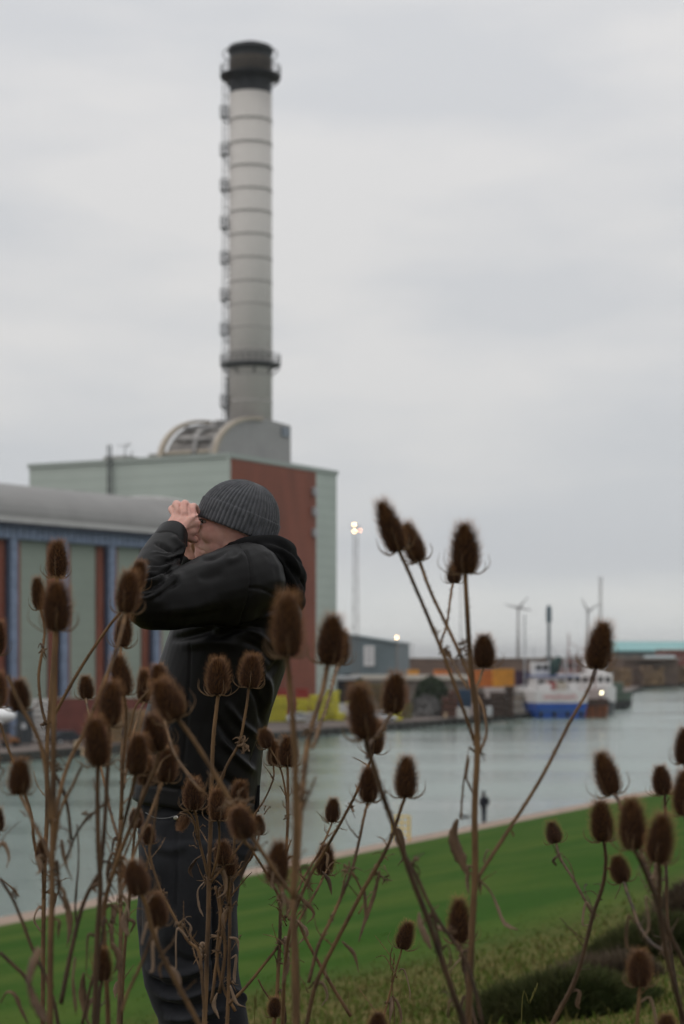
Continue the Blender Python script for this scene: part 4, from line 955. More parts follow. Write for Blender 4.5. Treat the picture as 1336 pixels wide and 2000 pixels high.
# ------------------------------------------------------------------ the man
YM = 4.66
def M(px, py, dy=0): return P(px, py, YM+dy)
U1 = YM/F                                        # metres per photo pixel at the man
foot = Vector((M(390, 0).x, YM, ground(M(390, 0).x, YM)))
def nparr(me):
    a = np.empty(len(me.vertices)*3); me.vertices.foreach_get('co', a); a = a.reshape(-1, 3)
    n = np.empty(len(me.vertices)*3); me.vertices.foreach_get('normal', n); return a, n.reshape(-1, 3)
def strokes(me, st, off=Vector((0, 0, 0)), front=True):
    """folds and seams: ridge (+) or groove (-) along lines given where the photo shows them"""
    a, n = nparr(me); px = 668+F*(a[:, 0]+off.x)/(a[:, 1]+off.y); py = 1280-F*(a[:, 2]+off.z-ZC)/(a[:, 1]+off.y)
    disp = np.zeros(len(a)); mask = np.clip(-n[:, 1]*2.5+.35, 0, 1) if front else np.ones(len(a))
    for pts, wd, amp in st:
        pts = [(p.x, p.y) for p in spline([Vector((x, y, 0)) for x, y in pts], 5)] if len(pts) > 2 else pts
        best = np.full(len(a), 1e9); tt = np.zeros(len(a)); m = len(pts)-1
        for i in range(m):
            ax, ay = pts[i]; bx, by = pts[i+1]; dx_, dy_ = bx-ax, by-ay; L2 = dx_*dx_+dy_*dy_+1e-9
            t = np.clip(((px-ax)*dx_+(py-ay)*dy_)/L2, 0, 1); d = np.hypot(px-ax-t*dx_, py-ay-t*dy_)
            c = d < best; best = np.where(c, d, best); tt = np.where(c, (i+t)/m, tt)
        taper = np.minimum(1, np.minimum(tt, 1-tt)*5+.05)
        if amp < 0 and wd < 5: taper = np.ones(len(a))
        disp += amp*np.exp(-(best/wd)**2)*taper
    a = a+n*(disp*mask)[:, None]
    me.vertices.foreach_set('co', a.ravel()); me.update()
def roughen(me, amp, scale, stretch=(1, 1, 1), seed=0, amp2=0):
    a, n = nparr(me); out_ = np.empty(len(a)); sx, sy, sz = stretch
    for i, (x, y, z) in enumerate(a):
        q0 = Vector((x*scale*sx+seed, y*scale*sy, z*scale*sz)); v = noise.noise(q0)
        out_[i] = amp*(1-2*abs(v))+ (amp2*noise.noise(q0*3.1) if amp2 else 0)
    a = a+n*out_[:, None]; me.vertices.foreach_set('co', a.ravel()); me.update()

# --- materials
def fabric(name, col, bscale, bstr, rough=.9, var=.12, scale=30, sheen=0, col2=None):
    return mat(name, col, rough, var, scale, bump=bstr, bscale=bscale, sheen=sheen, spec=.15, col2=col2)
m_skin = mat('skin', (.68, .40, .33), .5, 0, 28, col2=(.56, .27, .225), bump=.12, bscale=260, spec=.35)
m_skin.node_tree.nodes['Principled BSDF'].inputs['Subsurface Weight'].default_value = .12
m_skin.node_tree.nodes['Principled BSDF'].inputs['Subsurface Radius'].default_value = (.01, .004, .002)
m_jacket = fabric('softshell_black', (.0055, .0050, .0050), 900, .12, .46)
m_hoodm = fabric('hood_jersey', (.0055, .0055, .006), 700, .25, .95)
m_jean = mat('charcoal_denim', (.030, .031, .035), .9, 0, 6, col2=(.009, .0095, .012), bump=.35, bscale=600, spec=.12, sheen=.06)
m_wool = mat('grey_wool', (.098, .100, .110), .95, 0, 60, col2=(.052, .054, .060), bump=.8, bscale=420, spec=.15, sheen=.25)

# --- body: one continuous surface
s_ = MB()
s_.ell(M(468, 1018), (.083, .073, .088), 28, 20)
s_.ell(M(432, 1036), (.052, .062, .068), 24, 16)
s_.ell(M(424, 1068), (.045, .052, .040), 20, 14)
s_.ell(M(450, 1060), (.06, .056, .035), 20, 14)
s_.ell(M(404, 1091), (.016, .022, .014), 16, 10)                          # chin
limb(s_, [M(404, 1007, -.038), M(394, 1004, -.018), M(392, 1003, 0), M(394, 1004, .018), M(404, 1007, .038)], [.008, .010, .010, .010, .008])   # brow
limb(s_, [M(394, 1018), M(386, 1032), M(378, 1046)], [.010, .011, .012])   # nose bridge
s_.ell(M(380, 1050), (.0125, .013, .010), 14, 10); s_.ell(M(386, 1052, -.013), (.009, .007, .008), 12, 8); s_.ell(M(386, 1052, .013), (.009, .007, .008), 12, 8)
limb(s_, [M(396, 1073, -.024), M(388.5, 1070, -.01), M(387, 1069.5, 0), M(388.5, 1070, .01), M(396, 1073, .024)], [.004, .0065, .006, .0065, .004])
limb(s_, [M(396, 1075, -.022), M(389.5, 1078, -.01), M(389, 1079, 0), M(389.5, 1078, .01), M(396, 1075, .022)], [.004, .007, .0075, .007, .004])
limb(s_, [M(399, 1058, 0), M(398, 1084, 0)], [.022, .022])
s_.ell(M(412, 1042, -.040), (.026, .018, .026), 18, 12); s_.ell(M(412, 1042, .040), (.026, .018, .026), 18, 12)   # cheeks
limb(s_, [M(410, 1020, -.047), M(404, 1025.5, -.048), M(397, 1026.5, -.042), M(393, 1028, -.026)], [.0045, .0055, .0055, .006])  # lower lid, cheekbone
limb(s_, [M(411, 1016.5, -.0475), M(403, 1012.5, -.0485), M(396, 1012.5, -.043), M(391, 1014, -.030)], [.004, .005, .005, .0045])
s_.ell(M(478, 1024, -.066), (.013, .006, .020), 16, 10); s_.ell(M(478, 1024, .066), (.013, .006, .022), 16, 10)   # ears, under the hat
limb(s_, [M(462, 1065), M(480, 1100), M(492, 1140)], [.060, .060, .07])
# trunk and limbs under the clothes
s_.loft([(M(490, 1120), (.09, 0, 0), (0, .15, 0), 2.2), (M(470, 1180), (.115, 0, 0), (0, .165, 0), 2.2), (M(455, 1300), (.11, 0, 0), (0, .145, 0), 2.2), (M(410, 1440), (.11, 0, 0), (0, .125, 0), 2.2), (M(388, 1560), (.10, 0, 0), (0, .12, 0), 2.2), (M(385, 1640), (.09, 0, 0), (0, .12, 0), 2.2)], 24)
NS, NE, NW_ = M(482, 1132, -.165), M(292, 1172, -.345), M(343, 1042, -.130)
FS, FE, FW = M(442, 1140, .165), M(368, 1172, .38), M(381, 1084, .075)
limb(s_, [NS, (NS+NE)/2, NE], [.06, .052, .042]); limb(s_, [NE, NE.lerp(NW_, .35), NE.lerp(NW_, .75), NW_], [.036, .032, .026, .026])
limb(s_, [FS, (FS+FE)/2, FE], [.06, .052, .042]); limb(s_, [FE, FE.lerp(FW, .4), FW], [.042, .042, .028])
KN, AN_ = M(375, 1880, -.085), M(415, 2360, -.09); KF, AF = M(360, 1860, .09), M(376, 2370, .10)
limb(s_, [M(385, 1640, -.085), M(375, 1760, -.085), KN], [.070, .066, .055]); limb(s_, [KN, M(400, 2010, -.085), KN.lerp(AN_, .45)+Vector((.02, 0, 0)), AN_], [.050, .048, .046, .034])
limb(s_, [M(380, 1640, .085), M(365, 1760, .09), KF], [.070, .066, .055]); limb(s_, [KF, M(382, 2000, .09), KF.lerp(AF, .45)+Vector((.02, 0, 0)), AF], [.050, .046, .044, .034])
limb(s_, [AN_, M(412, 2430, -.09), M(330, 2440, -.10)], [.036, .034, .026]); limb(s_, [AF, M(372, 2430, .10), M(290, 2440, .11)], [.036, .034, .026])
# near (left) hand: back of the hand to the camera, fingers arched over the top
def digit(pts, rs): limb(s_, pts, rs, 10, 3)
wr = M(343, 1040, -.125)
# palm block
s_.loft([(M(335, 1058, -.135), (.025, 0, .012), (0, .019, .008), 2.2), (M(341, 1040, -.124), (.027, 0, .012), (0, .018, .008), 2.3), (M(350, 1026, -.118), (.031, 0, .010), (.004, .016, .005), 2.3), (M(357, 1012, -.112), (.035, 0, .006), (.004, .014, .003), 2.3), (M(363, 1004, -.104), (.031, 0, .000), (.004, .012, .002), 2.3)], 20)
limb(s_, [M(348, 1034, -.118), M(372, 1020, -.108), M(382, 1022, -.098)], [.016, .0135, .0115])
s_.ell(M(380, 1023, -.100), (.0115, .0115, .0125), 12, 8)          # index knuckle
s_.ell(M(369, 1013, -.112), (.010, .009, .010), 12, 8); s_.ell(M(355, 1005, -.112), (.0095, .009, .010), 12, 8); s_.ell(M(343, 1006, -.106), (.009, .009, .009), 12, 8)
digit([M(381, 1022, -.100), M(378, 1006, -.098), M(376, 992, -.085), M(380, 989, -.060), M(386, 1000, -.042)], [.0100, .0088, .0094, .0080, .0074])    # index
digit([M(369, 1012, -.110), M(365, 998, -.106), M(360.5, 985.5, -.092), M(363, 983, -.064), M(370, 995, -.045)], [.0098, .0086, .0095, .0080, .0074])    # middle
digit([M(354, 1004, -.110), M(349, 995, -.106), M(343.5, 986, -.090), M(347, 984, -.062), M(354, 996, -.044)], [.0096, .0085, .0094, .0080, .0074])    # ring
digit([M(343, 1007, -.104), M(338, 1000, -.094), M(335, 994, -.076), M(340, 993, -.052), M(347, 1004, -.040)], [.0088, .0082, .0085, .0072, .0066])    # little
digit([M(350, 1036, -.116), M(366, 1046, -.098), M(374, 1052, -.078), M(381, 1054, -.056)], [.0135, .0125, .0105, .0088])    # thumb, under the barrel
limb(s_, [M(345, 1034, -.118), M(374, 1036, -.098), M(383, 1030, -.088)], [.014, .014, .009])      # web of the thumb
# far (right) hand, behind and lower
s_.loft([(M(378, 1080, .068), (.022, 0, .004), (0, .016, .008), 2.3), (M(379, 1068, .060), (.028, 0, .002), (0, .014, .006), 2.3), (M(376, 1054, .048), (.028, 0, 0), (0, .012, .004), 2.3)], 16)
for k, (x_, y_) in enumerate(((366, 1050), (373, 1046), (381, 1045), (388, 1047))):
    digit([M(x_+2, y_+6, .05), M(x_-1, y_-16, .052), M(x_-3, y_-32-2*(k in (1, 2)), .040), M(x_, y_-30, .018), M(x_+3, y_-22, .004)], [.0098, .0094, .0092, .008, .0072])
digit([M(384, 1074, .055), M(380, 1066, .026), M(377, 1060, .004), M(380, 1055, -.008)], [.012, .011, .0095, .008])
me = fuse(s_, .0030, 2, .5)
strokes(me, [([(331, 1020), (343, 1006)], 2.5, .0012), ([(340, 1030), (355, 1007)], 2.2, .0014), ([(346, 1033), (368, 1014)], 2.2, .0016), ([(352, 1036), (379, 1025)], 2.5, .0014), ([(349, 1018), (352, 1001)], 2, -.0010), ([(361, 1022), (363, 1003)], 2, -.0010), ([(372, 1030), (376, 1012)], 2, -.0010), ([(350, 1004), (351.5, 984)], 1.7, -.0045), ([(366, 1006), (368, 986)], 1.7, -.0045), ([(384, 1014), (384, 992)], 1.7, -.003), ([(338, 1003), (337, 990)], 1.6, -.003),
             ([(384, 1069), (388, 1073), (397, 1076)], 1.6, -.003), ([(391, 1046), (396, 1054), (397, 1062)], 2.2, -.0018), ([(400, 1034), (410, 1034), (420, 1028)], 5, .0008)])
man = link('person', me, m_skin); man['label'] = 'man in grey beanie, black jacket and charcoal jeans looking through binoculars'; man['category'] = 'person'
me.transform(Matrix.Translation(-foot)); man.location = foot
# eye, brow, lashes
s_ = MB(); s_.ell(M(399.5, 1018.5, -.0405), (.0090, .0100, .0068), 16, 12); ey = s_.build('eye', mat('eye_white', (.30, .24, .225), .25), man, smooth=True)
s_ = MB(); s_.ell(M(395.4, 1018.3, -.0465), (.0036, .0040, .0040), 14, 10); s_.build('iris', mat('iris_dark', (.02, .014, .01), .15), ey, smooth=True)
s_ = MB(); rg = random.Random(3)
for _ in range(260):
    t = rg.random(); q0 = M(391+17*t, 1005.5+3.5*t*t+rg.uniform(-1.6, 1.6), -.030-.018*t); dr = Vector((.004+.003*t, -.001, -.001+rg.uniform(-.001, .002))); s_.tube([q0+Vector((0, -.006, 0)), q0+dr+Vector((0, -.0065, 0))], [.00035, .0001], 3)
s_.build('eyebrow', mat('brow_hair', (.035, .02, .013), .8), man)
s_ = MB()
for _ in range(60):
    t = rg.random(); q0 = M(391.5+12*t, 1013.6+1.0*t, -.044-.009*t); s_.tube([q0+Vector((0, -.004, 0)), q0+Vector((-.004, -.006, -.002+.002*t))], [.0003, .0001], 3)
s_.build('eyelashes', MATS['brow_hair'], man)

# --- jacket
s_ = MB()
def tor(py0, py1, x0, x1, hy, ex=2.3, dy=0):
    c = (M(x0, py0, dy)+M(x1, py1, dy))/2; u = (M(x1, py1)-M(x0, py0))/2; return (c, u, Vector((0, hy, 0)), ex)
s_.loft([tor(1066, 1058, 436, 545, .085), tor(1082, 1072, 420, 560, .125), tor(1105, 1100, 395, 574, .165), tor(1150, 1148, 368, 588, .185), tor(1200, 1205, 345, 588, .190), tor(1250, 1258, 327, 574, .185), tor(1300, 1310, 312, 555, .178), tor(1350, 1362, 297, 537, .172), tor(1400, 1415, 284, 522, .168), tor(1450, 1468, 273, 512, .168), tor(1500, 1522, 265, 507, .170), tor(1535, 1560, 262, 505, .172), tor(1553, 1584, 261, 503, .174), tor(1559, 1592, 262, 501, .170)], 48)
# sleeves
limb(s_, [M(484, 1134, -.155), M(450, 1145, -.195), M(410, 1154, -.235), M(350, 1170, -.295), M(296, 1176, -.345)], [.086, .088, .080, .066, .060], 24, 4)
limb(s_, [M(292, 1174, -.345), M(298, 1140, -.30), M(310, 1100, -.235), M(328, 1066, -.170), M(335, 1051, -.145)], [.058, .052, .047, .040, .037], 24, 4)
limb(s_, [M(448, 1136, .155), M(410, 1155, .25), M(372, 1176, .38)], [.084, .075, .055], 20, 4)
limb(s_, [M(370, 1174, .38), M(376, 1130, .22), M(381, 1092, .085)], [.052, .042, .034], 20, 4)
me = fuse(s_, .0042, 3, .5)
roughen(me, .0022, 9, (1, 1, .6), 2, .0012)
strokes(me, [
    # elbow and forearm folds
    ([(306, 1062), (330, 1074), (350, 1090)], 3, -0.0052), ([(296, 1078), (322, 1084), (346, 1076)], 2.5, 0.0052), ([(280, 1122), (308, 1120), (334, 1106)], 2.5, 0.0078), ([(268, 1160), (290, 1162), (312, 1146), (330, 1126)], 3, -0.0078), ([(268, 1168), (300, 1164), (334, 1140), (352, 1120)], 3, 0.0065), ([(400, 1092), (420, 1090), (445, 1074)], 4, -0.0052), ([(440, 1100), (462, 1092), (476, 1078)], 5, 0.0052),
    ([(335, 1046), (352, 1062), (364, 1072)], 5, 0.0052), ([(300, 1085), (325, 1092), (350, 1082), (362, 1070)], 4, 0.0078), ([(285, 1112), (312, 1112), (338, 1098)], 4, 0.0091),
    ([(290, 1098), (318, 1103), (345, 1090)], 3.5, -0.0078), ([(272, 1128), (300, 1126), (330, 1112)], 4, -0.0104), ([(275, 1140), (300, 1136), (322, 1124)], 4.5, 0.0117), ([(272, 1152), (296, 1150), (316, 1136)], 4, -0.0091),
    ([(318, 1065), (340, 1078), (352, 1076)], 4, -0.0052), ([(288, 1165), (306, 1150), (330, 1130), (350, 1124)], 5, 0.0091), ([(300, 1172), (325, 1150), (352, 1136)], 5, -0.0065),
    ([(395, 1110), (430, 1100), (455, 1080)], 9, 0.0052), ([(385, 1125), (410, 1128), (440, 1118)], 8, -0.0052), ([(310, 1195), (370, 1190), (430, 1170)], 12, 0.0052), ([(330, 1210), (400, 1205), (455, 1190)], 10, -0.0052),
    # armhole seam, back yoke seam, underarm folds
    ([(466, 1062), (484, 1085), (490, 1120), (488, 1160), (474, 1200), (458, 1226)], 2.0, -.0045), ([(488, 1148), (515, 1152), (545, 1168)], 2.0, -.0035),
    ([(400, 1240), (455, 1215), (500, 1205), (545, 1200)], 6, .008), ([(420, 1248), (470, 1228), (520, 1226)], 5, -.009), ([(455, 1216), (500, 1235), (530, 1262)], 5, .008), ([(470, 1250), (510, 1268), (535, 1300)], 6, -.006),
    ([(330, 1250), (380, 1240), (430, 1228)], 7, -.010), ([(350, 1262), (420, 1254), (470, 1262)], 9, .006),
    # waist folds
    ([(505, 1300), (525, 1340), (520, 1390)], 7, .008), ([(480, 1330), (505, 1370), (512, 1420)], 6, -.007), ([(440, 1370), (470, 1410), (505, 1440)], 6, .007), ([(420, 1400), (450, 1445), (490, 1478)], 7, -.007), ([(430, 1440), (465, 1480), (500, 1510)], 6, .007),
    ([(400, 1480), (440, 1520), (490, 1550)], 8, -.006), ([(300, 1440), (330, 1490), (340, 1540)], 8, .005), ([(372, 1260), (366, 1400), (352, 1550)], 2.5, -.004), ([(270, 1530), (340, 1540), (420, 1552), (500, 1570)], 3, -.0035),
    ([(510, 1442), (500, 1470), (490, 1500)], 5, -.008), ([(545, 1290), (530, 1310), (500, 1330)], 6, -.006), ([(330, 1300), (345, 1380), (330, 1460)], 10, .005),
])
jk = link('jacket', me, m_jacket, man)
# cuffs
def cuffring(c0, c1, r0, r1, name, m, n=32):
    s2 = MB(); d = (c1-c0); T = d.normalized(); U = T.cross(Vector((0, 1, 0))).normalized(); V = T.cross(U); vs = []; fs = []
    prof = [(0, r0), (0.0, r0+.0035), (.35, r0*.5+r1*.5+.0045), (1, r1+.0035), (1.06, r1+.001), (1.02, r1-.003), (.6, (r0+r1)/2-.004)]
    for t, r in prof:
        for j in range(n):
            a = math.tau*j/n; w = 1+.03*math.sin(3*a+t*2); vs.append(c0+d*t+(U*math.cos(a)*.94+V*math.sin(a))*r*w)
    for i in range(len(prof)-1):
        for j in range(n): fs.append([i*n+j, i*n+(j+1) % n, (i+1)*n+(j+1) % n, (i+1)*n+j])
    s2.add(vs, fs); return s2.build(name, m, jk, smooth=True)
cuffring(M(324, 1074, -.185), M(338, 1043, -.137), .0400, .0345, 'cuff', m_jacket)
cuffring(M(377, 1112, .15), M(381, 1084, .078), .037, .033, 'cuff', m_jacket)
s_ = MB(); s_.extrude([M(360, 1048, -.155), M(366.5, 1040, -.15), M(366, 1068, -.165), M(358, 1070, -.17)], (0, .004, 0)); s_.build('cuff_strap', m_jacket, jk, bevel=.001)
# collar and hood bunched behind the neck
s_ = MB()
def hs(px, py, rx, rz_, hy, tilt=0):
    c = M(px, py); ca, sa = math.cos(R(tilt)), math.sin(R(tilt))
    return (c, Vector((ca*rx*U1, 0, sa*rx*U1)), Vector((0, hy, 0)), 2.2)
limb(s_, [M(452, 1070, -.075), M(490, 1064, -.105), M(535, 1066, -.085), M(556, 1078, 0), M(535, 1066, .085), M(490, 1064, .105), M(452, 1070, .075)], [.014, .019, .024, .028, .024, .019, .014], 16, 5)
limb(s_, [M(478, 1072, -.110), M(530, 1082, -.125), M(566, 1112, -.085), M(578, 1128, 0), M(566, 1112, .085), M(530, 1082, .125), M(478, 1072, .11)], [.012, .022, .027, .026, .027, .022, .012], 16, 5)
limb(s_, [M(545, 1100, -.115), M(568, 1142, -.095), M(574, 1172, -.03), M(574, 1172, .03), M(568, 1142, .095), M(545, 1100, .115)], [.016, .026, .026, .026, .026, .016], 16, 5)
limb(s_, [M(538, 1072, 0), M(562, 1108, 0), M(572, 1150, 0), M(572, 1176, 0)], [.03, .034, .030, .018], 16, 4)
s_.loft([(M(520, 1072), (.04, 0, 0), (0, .10, 0), 2.2), (M(548, 1110), (.05, 0, 0), (0, .125, 0), 2.2), (M(560, 1150), (.036, 0, 0), (0, .105, 0), 2.2), (M(572, 1188), (.016, 0, 0), (0, .04, 0), 2.2)], 24)
me = fuse(s_, .0045, 3, .5); roughen(me, .0022, 14, (1, 1, 1), 5, .001)
strokes(me, [([(500, 1062), (545, 1080), (570, 1110), (590, 1150)], 3.5, -.006), ([(482, 1070), (520, 1082), (548, 1108), (558, 1150)], 3, -.007), ([(535, 1068), (570, 1090), (588, 1125)], 4, .006), ([(555, 1120), (572, 1150), (580, 1180)], 4, -.005), ([(560, 1100), (578, 1120), (590, 1140)], 3, -.005)])
link('hood', me, m_hoodm, jk)
# front zip placket edge, hem drawcord
s_ = MB(); s_.extrude([M(502, 1535, -.04), M(508, 1533, -.04), M(506, 1585, -.05), M(500, 1588, -.05)], (0, .012, 0)); s_.build('hem_tab', m_jacket, jk)

# --- jeans
s_ = MB()
def leg(secs, dy, hy):
    return [((M(a_, y, dy)+M(b_, y, dy))/2, (M(b_, y, dy)-M(a_, y, dy))/2, Vector((0, h_, 0)), 2.2) for (y, a_, b_, h_) in secs]
s_.loft(leg([(1548, 276, 498, .150), (1580, 274, 500, .160), (1620, 272, 500, .168), (1660, 272, 494, .170), (1690, 273, 478, .165)], 0, .16), 40)
s_.loft(leg([(1640, 276, 492, .085), (1680, 275, 484, .092), (1720, 276, 468, .092), (1780, 278, 462, .090), (1840, 279, 462, .086), (1890, 280, 466, .082), (1925, 283, 472, .080), (1965, 298, 480, .078), (2010, 322, 484, .078), (2120, 330, 480, .080), (2260, 345, 478, .074), (2400, 352, 474, .070), (2425, 352, 474, .070)], -.088, 0), 36)
s_.loft(leg([(1640, 276, 490, .085), (1700, 273, 462, .092), (1780, 271, 448, .090), (1860, 274, 440, .084), (1920, 284, 440, .080), (1980, 312, 446, .078), (2100, 322, 446, .078), (2260, 318, 440, .074), (2400, 312, 432, .070), (2428, 312, 432, .070)], .092, 0), 36)
me = fuse(s_, .0055, 3, .5); roughen(me, .0050, 7, (1, 1, .8), 9, .0024)
strokes(me, [
    ([(283, 1590), (300, 1600), (325, 1601), (345, 1596)], 2.4, -.005), ([(345, 1597), (347, 1640), (344, 1760), (338, 1900)], 2.2, -.0045), ([(300, 1572), (298, 1588)], 2, -0.0068),
    ([(440, 1588), (470, 1594), (498, 1596)], 2.4, -.004), ([(432, 1600), (436, 1650), (445, 1668), (470, 1674)], 2.4, -.004), ([(276, 1568), (380, 1576), (500, 1592)], 2.5, -.004),
    ([(480, 1640), (485, 1660), (480, 1680)], 9, 0.0136), ([(470, 1700), (440, 1705), (410, 1700)], 6, -0.0136), ([(285, 1640), (330, 1660), (370, 1650)], 9, 0.0085),
    ([(284, 1885), (320, 1905), (370, 1900), (420, 1880)], 7, 0.0187), ([(290, 1910), (330, 1930), (390, 1918)], 6, -0.0170), ([(300, 1935), (350, 1950), (410, 1932), (450, 1905)], 6, 0.0187), ([(310, 1960), (360, 1968), (420, 1955)], 6, -0.0170), ([(320, 1985), (370, 1990), (440, 1970)], 7, 0.0170),
    ([(330, 1860), (380, 1880), (440, 1862)], 7, -0.0102), ([(290, 1760), (320, 1800), (330, 1850)], 12, 0.0085), ([(430, 1740), (410, 1800), (420, 1850)], 10, 0.0085), ([(450, 1930), (470, 1945), (480, 1960)], 5, 0.0136), ([(420, 1700), (418, 1800), (420, 1950)], 5, -0.0170)])
jn = link('jeans', me, m_jean, man)
s_ = MB(); q0 = M(343.5, 1597, -.163); s_.tube([q0+Vector((0, .004, 0)), q0+Vector((0, -.004, 0)), q0+Vector((0, -.0055, 0))], [.0052, .0052, .003], 12); s_.build('rivet', mat('rivet_metal', (.6, .58, .55), .3, metal=1), jn)
# stitching along the pocket
s_ = MB(); pth = spline([M(284, 1587, -.148), M(303, 1597, -.158), M(325, 1598, -.166), M(344, 1593, -.170)], 6); s_.tube(pth, .0009, 4)
s_.build('pocket_stitching', mat('grey_thread', (.16, .16, .165), .8), jn)
# belt line sliver
s_ = MB(); s_.loft([((M(278, 1552)+M(498, 1570))/2, (M(498, 1570)-M(278, 1552))/2*1.01, Vector((0, .158, 0)), 2.2), ((M(277, 1572)+M(499, 1590))/2, (M(499, 1590)-M(277, 1572))/2*1.012, Vector((0, .163, 0)), 2.2)], 40); s_.build('belt', mat('belt_leather', (.015, .012, .011), .6), jn, smooth=True)
# boots (below the frame)
for (ax_, dy) in ((392, -.09), (358, .10)):
    s_ = MB(); gzz = ground(M(ax_, 0, dy).x, YM+dy); c0 = M(ax_, 2430, dy); 
    s_.loft([(Vector((c0.x+.06, c0.y, gzz+.10)), (0, 0, .095), (0, .042, 0), 2.6), (Vector((c0.x, c0.y, gzz+.09)), (0, 0, .088), (0, .046, 0), 2.6), (Vector((c0.x-.09, c0.y, gzz+.055)), (0, 0, .052), (0, .05, 0), 2.6), (Vector((c0.x-.17, c0.y, gzz+.045)), (0, 0, .04), (0, .045, 0), 2.4), (Vector((c0.x-.20, c0.y, gzz+.04)), (0, 0, .025), (0, .03, 0), 2.2)], 24)
    s_.build('boot', mat('boot_leather', (.03, .022, .017), .6), man, smooth=True)

# --- beanie: ribbed dome and folded cuff around a tilted axis
bd = Vector((.930, 0, -.366)).normalized(); ba_ = Vector((.366, 0, .930)).normalized(); by_ = Vector((0, -1, 0))
bc = M(461, 1028.5)
NR = 58
def knit(prof, name, amp, m, seed, par, twist=0, nseg=NR*8):
    """prof: list of (height along axis, half length, half width, shift along brim)"""
    vs = []; fs = []; n = nseg
    for i, (h, ru, rv_, sh_) in enumerate(prof):
        for j in range(n):
            a = math.tau*j/n; rib = abs(math.sin(NR/2*(a+twist*h)))**.75
            sc = amp*(rib-.55)*min(1, (ru/.03))
            nz = .0007*noise.noise(Vector((math.cos(a)*60, math.sin(a)*60, h*500+seed)))+.0012*noise.noise(Vector((math.cos(a)*6, math.sin(a)*6, h*30+seed)))
            k = sc+nz
            vs.append(bc+ba_*h+bd*((ru+k)*math.cos(a)+sh_)+by_*((rv_+k)*math.sin(a)))
    for i in range(len(prof)-1):
        for j in range(n): fs.append([i*n+j, i*n+(j+1) % n, (i+1)*n+(j+1) % n, (i+1)*n+j])
    s2 = MB(); s2.add(vs, fs); return s2.build(name, m, par, smooth=True)
dome = []
A, Bv, H_ = 80.5*U1, .0845, 93*U1
for i in range(72):
    t = i/71; th = t*math.pi/2
    r = math.cos(th)**.92 if t < 1 else .001
    dome.append((.012+(H_-.012)*math.sin(th)**1.02, max(.0006, A*r), max(.0006, Bv*r), -.004*t+.012*t*t))
bn = knit(dome, 'beanie', .0036, m_wool, 1, man)
cuffp = [(-.010, A*.955, Bv*.95, 0), (-.0115, A*.985, Bv*.985, 0), (-.0095, A*1.012, Bv*1.015, 0)]
for i in range(14): t = i/13; cuffp.append((-.007+.044*t, A*(1.022-.03*t*t), Bv*(1.03-.03*t*t), 0))
cuffp += [(.0395, A*.985, Bv*.99, 0), (.040, A*.955, Bv*.96, 0), (.036, A*.93, Bv*.93, 0)]
kc = knit(cuffp, 'beanie_cuff', .0038, m_wool, 7, bn)
# wool fuzz on the crown edge
s_ = MB(); rg = random.Random(21)
for _ in range(1500):
    h, ru, rv_, sh_ = dome[rg.randrange(0, 66)]; a = rg.uniform(0, math.tau); q0 = bc+ba_*h+bd*((ru+.001)*math.cos(a)+sh_)+by_*((rv_+.001)*math.sin(a))
    nn = (bd*math.cos(a)+by_*math.sin(a)+ba_*(h/H_)*1.2).normalized(); dr = (nn+Vector((rg.gauss(0, .5), rg.gauss(0, .5), rg.gauss(0, .5)))).normalized()*rg.uniform(.0015, .004)
    s_.tube([q0, q0+dr], [.00022, .0001], 3, cap=False)
s_.build('wool_fuzz', m_wool, bn)

# --- the binoculars inside his hands
bi = empty('binoculars', M(374, 1030, -.02), 'small dark binoculars held to his eyes between both hands', 'binoculars')
m_bin = mat('binocular_rubber', (.012, .012, .013), .5)
for dy in (-.040, .032):
    s_ = MB(); s_.tube([M(383, 1021, dy), M(379, 1021, dy), M(377, 1021, dy), M(352, 1018, dy), M(340, 1016, dy)], [.012, .013, .016, .018, .020], 18); s_.build('barrel', m_bin, bi, smooth=True)
    s_ = MB(); s_.tube([M(386, 1022, dy), M(382, 1022, dy)], [.0115, .0130], 18); s_.build('eyecup', mat('eyecup_rubber', (.008,)*3, .8), bi)
s_ = MB(); s_.box(M(362, 1018, -.004), (.035, .05, .012)); s_.tube([M(372, 1013, -.004), M(358, 1011, -.004)], .007, 12); s_.build('bridge', m_bin, bi, bevel=.002)
# ------------------------------------------------------------------ teasels
m_stem = mat('dry_stem', (.200, .110, .046), .85, 0, 30, col2=(.036, .019, .009), bump=.4, bscale=160, stretch=(1, 1, .3))
m_stemd = mat('dark_dry_stem', (.110, .062, .031), .85, 0, 30, col2=(.024, .014, .009), bump=.4, bscale=160, stretch=(1, 1, .3))
m_leaf = mat('withered_leaf', (.17, .105, .058), .85, 0, 26, col2=(.070, .041, .025), bump=.8, bscale=90)
m_leafp = mat('pale_withered_leaf', (.27, .185, .125), .85, 0, 26, col2=(.14, .09, .058), bump=.8, bscale=90)
m_core = mat('seed_head_core', (.030, .012, .006), .95, .4, 60)
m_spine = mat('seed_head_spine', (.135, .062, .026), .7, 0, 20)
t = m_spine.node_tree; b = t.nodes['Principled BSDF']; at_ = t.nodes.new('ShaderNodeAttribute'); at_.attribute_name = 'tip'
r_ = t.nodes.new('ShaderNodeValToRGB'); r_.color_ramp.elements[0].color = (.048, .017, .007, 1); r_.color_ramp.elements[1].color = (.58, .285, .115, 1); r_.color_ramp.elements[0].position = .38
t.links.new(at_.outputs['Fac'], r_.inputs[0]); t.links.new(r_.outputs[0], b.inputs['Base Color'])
m_bract = mat('bract', (.16, .095, .048), .8, .3, 30)
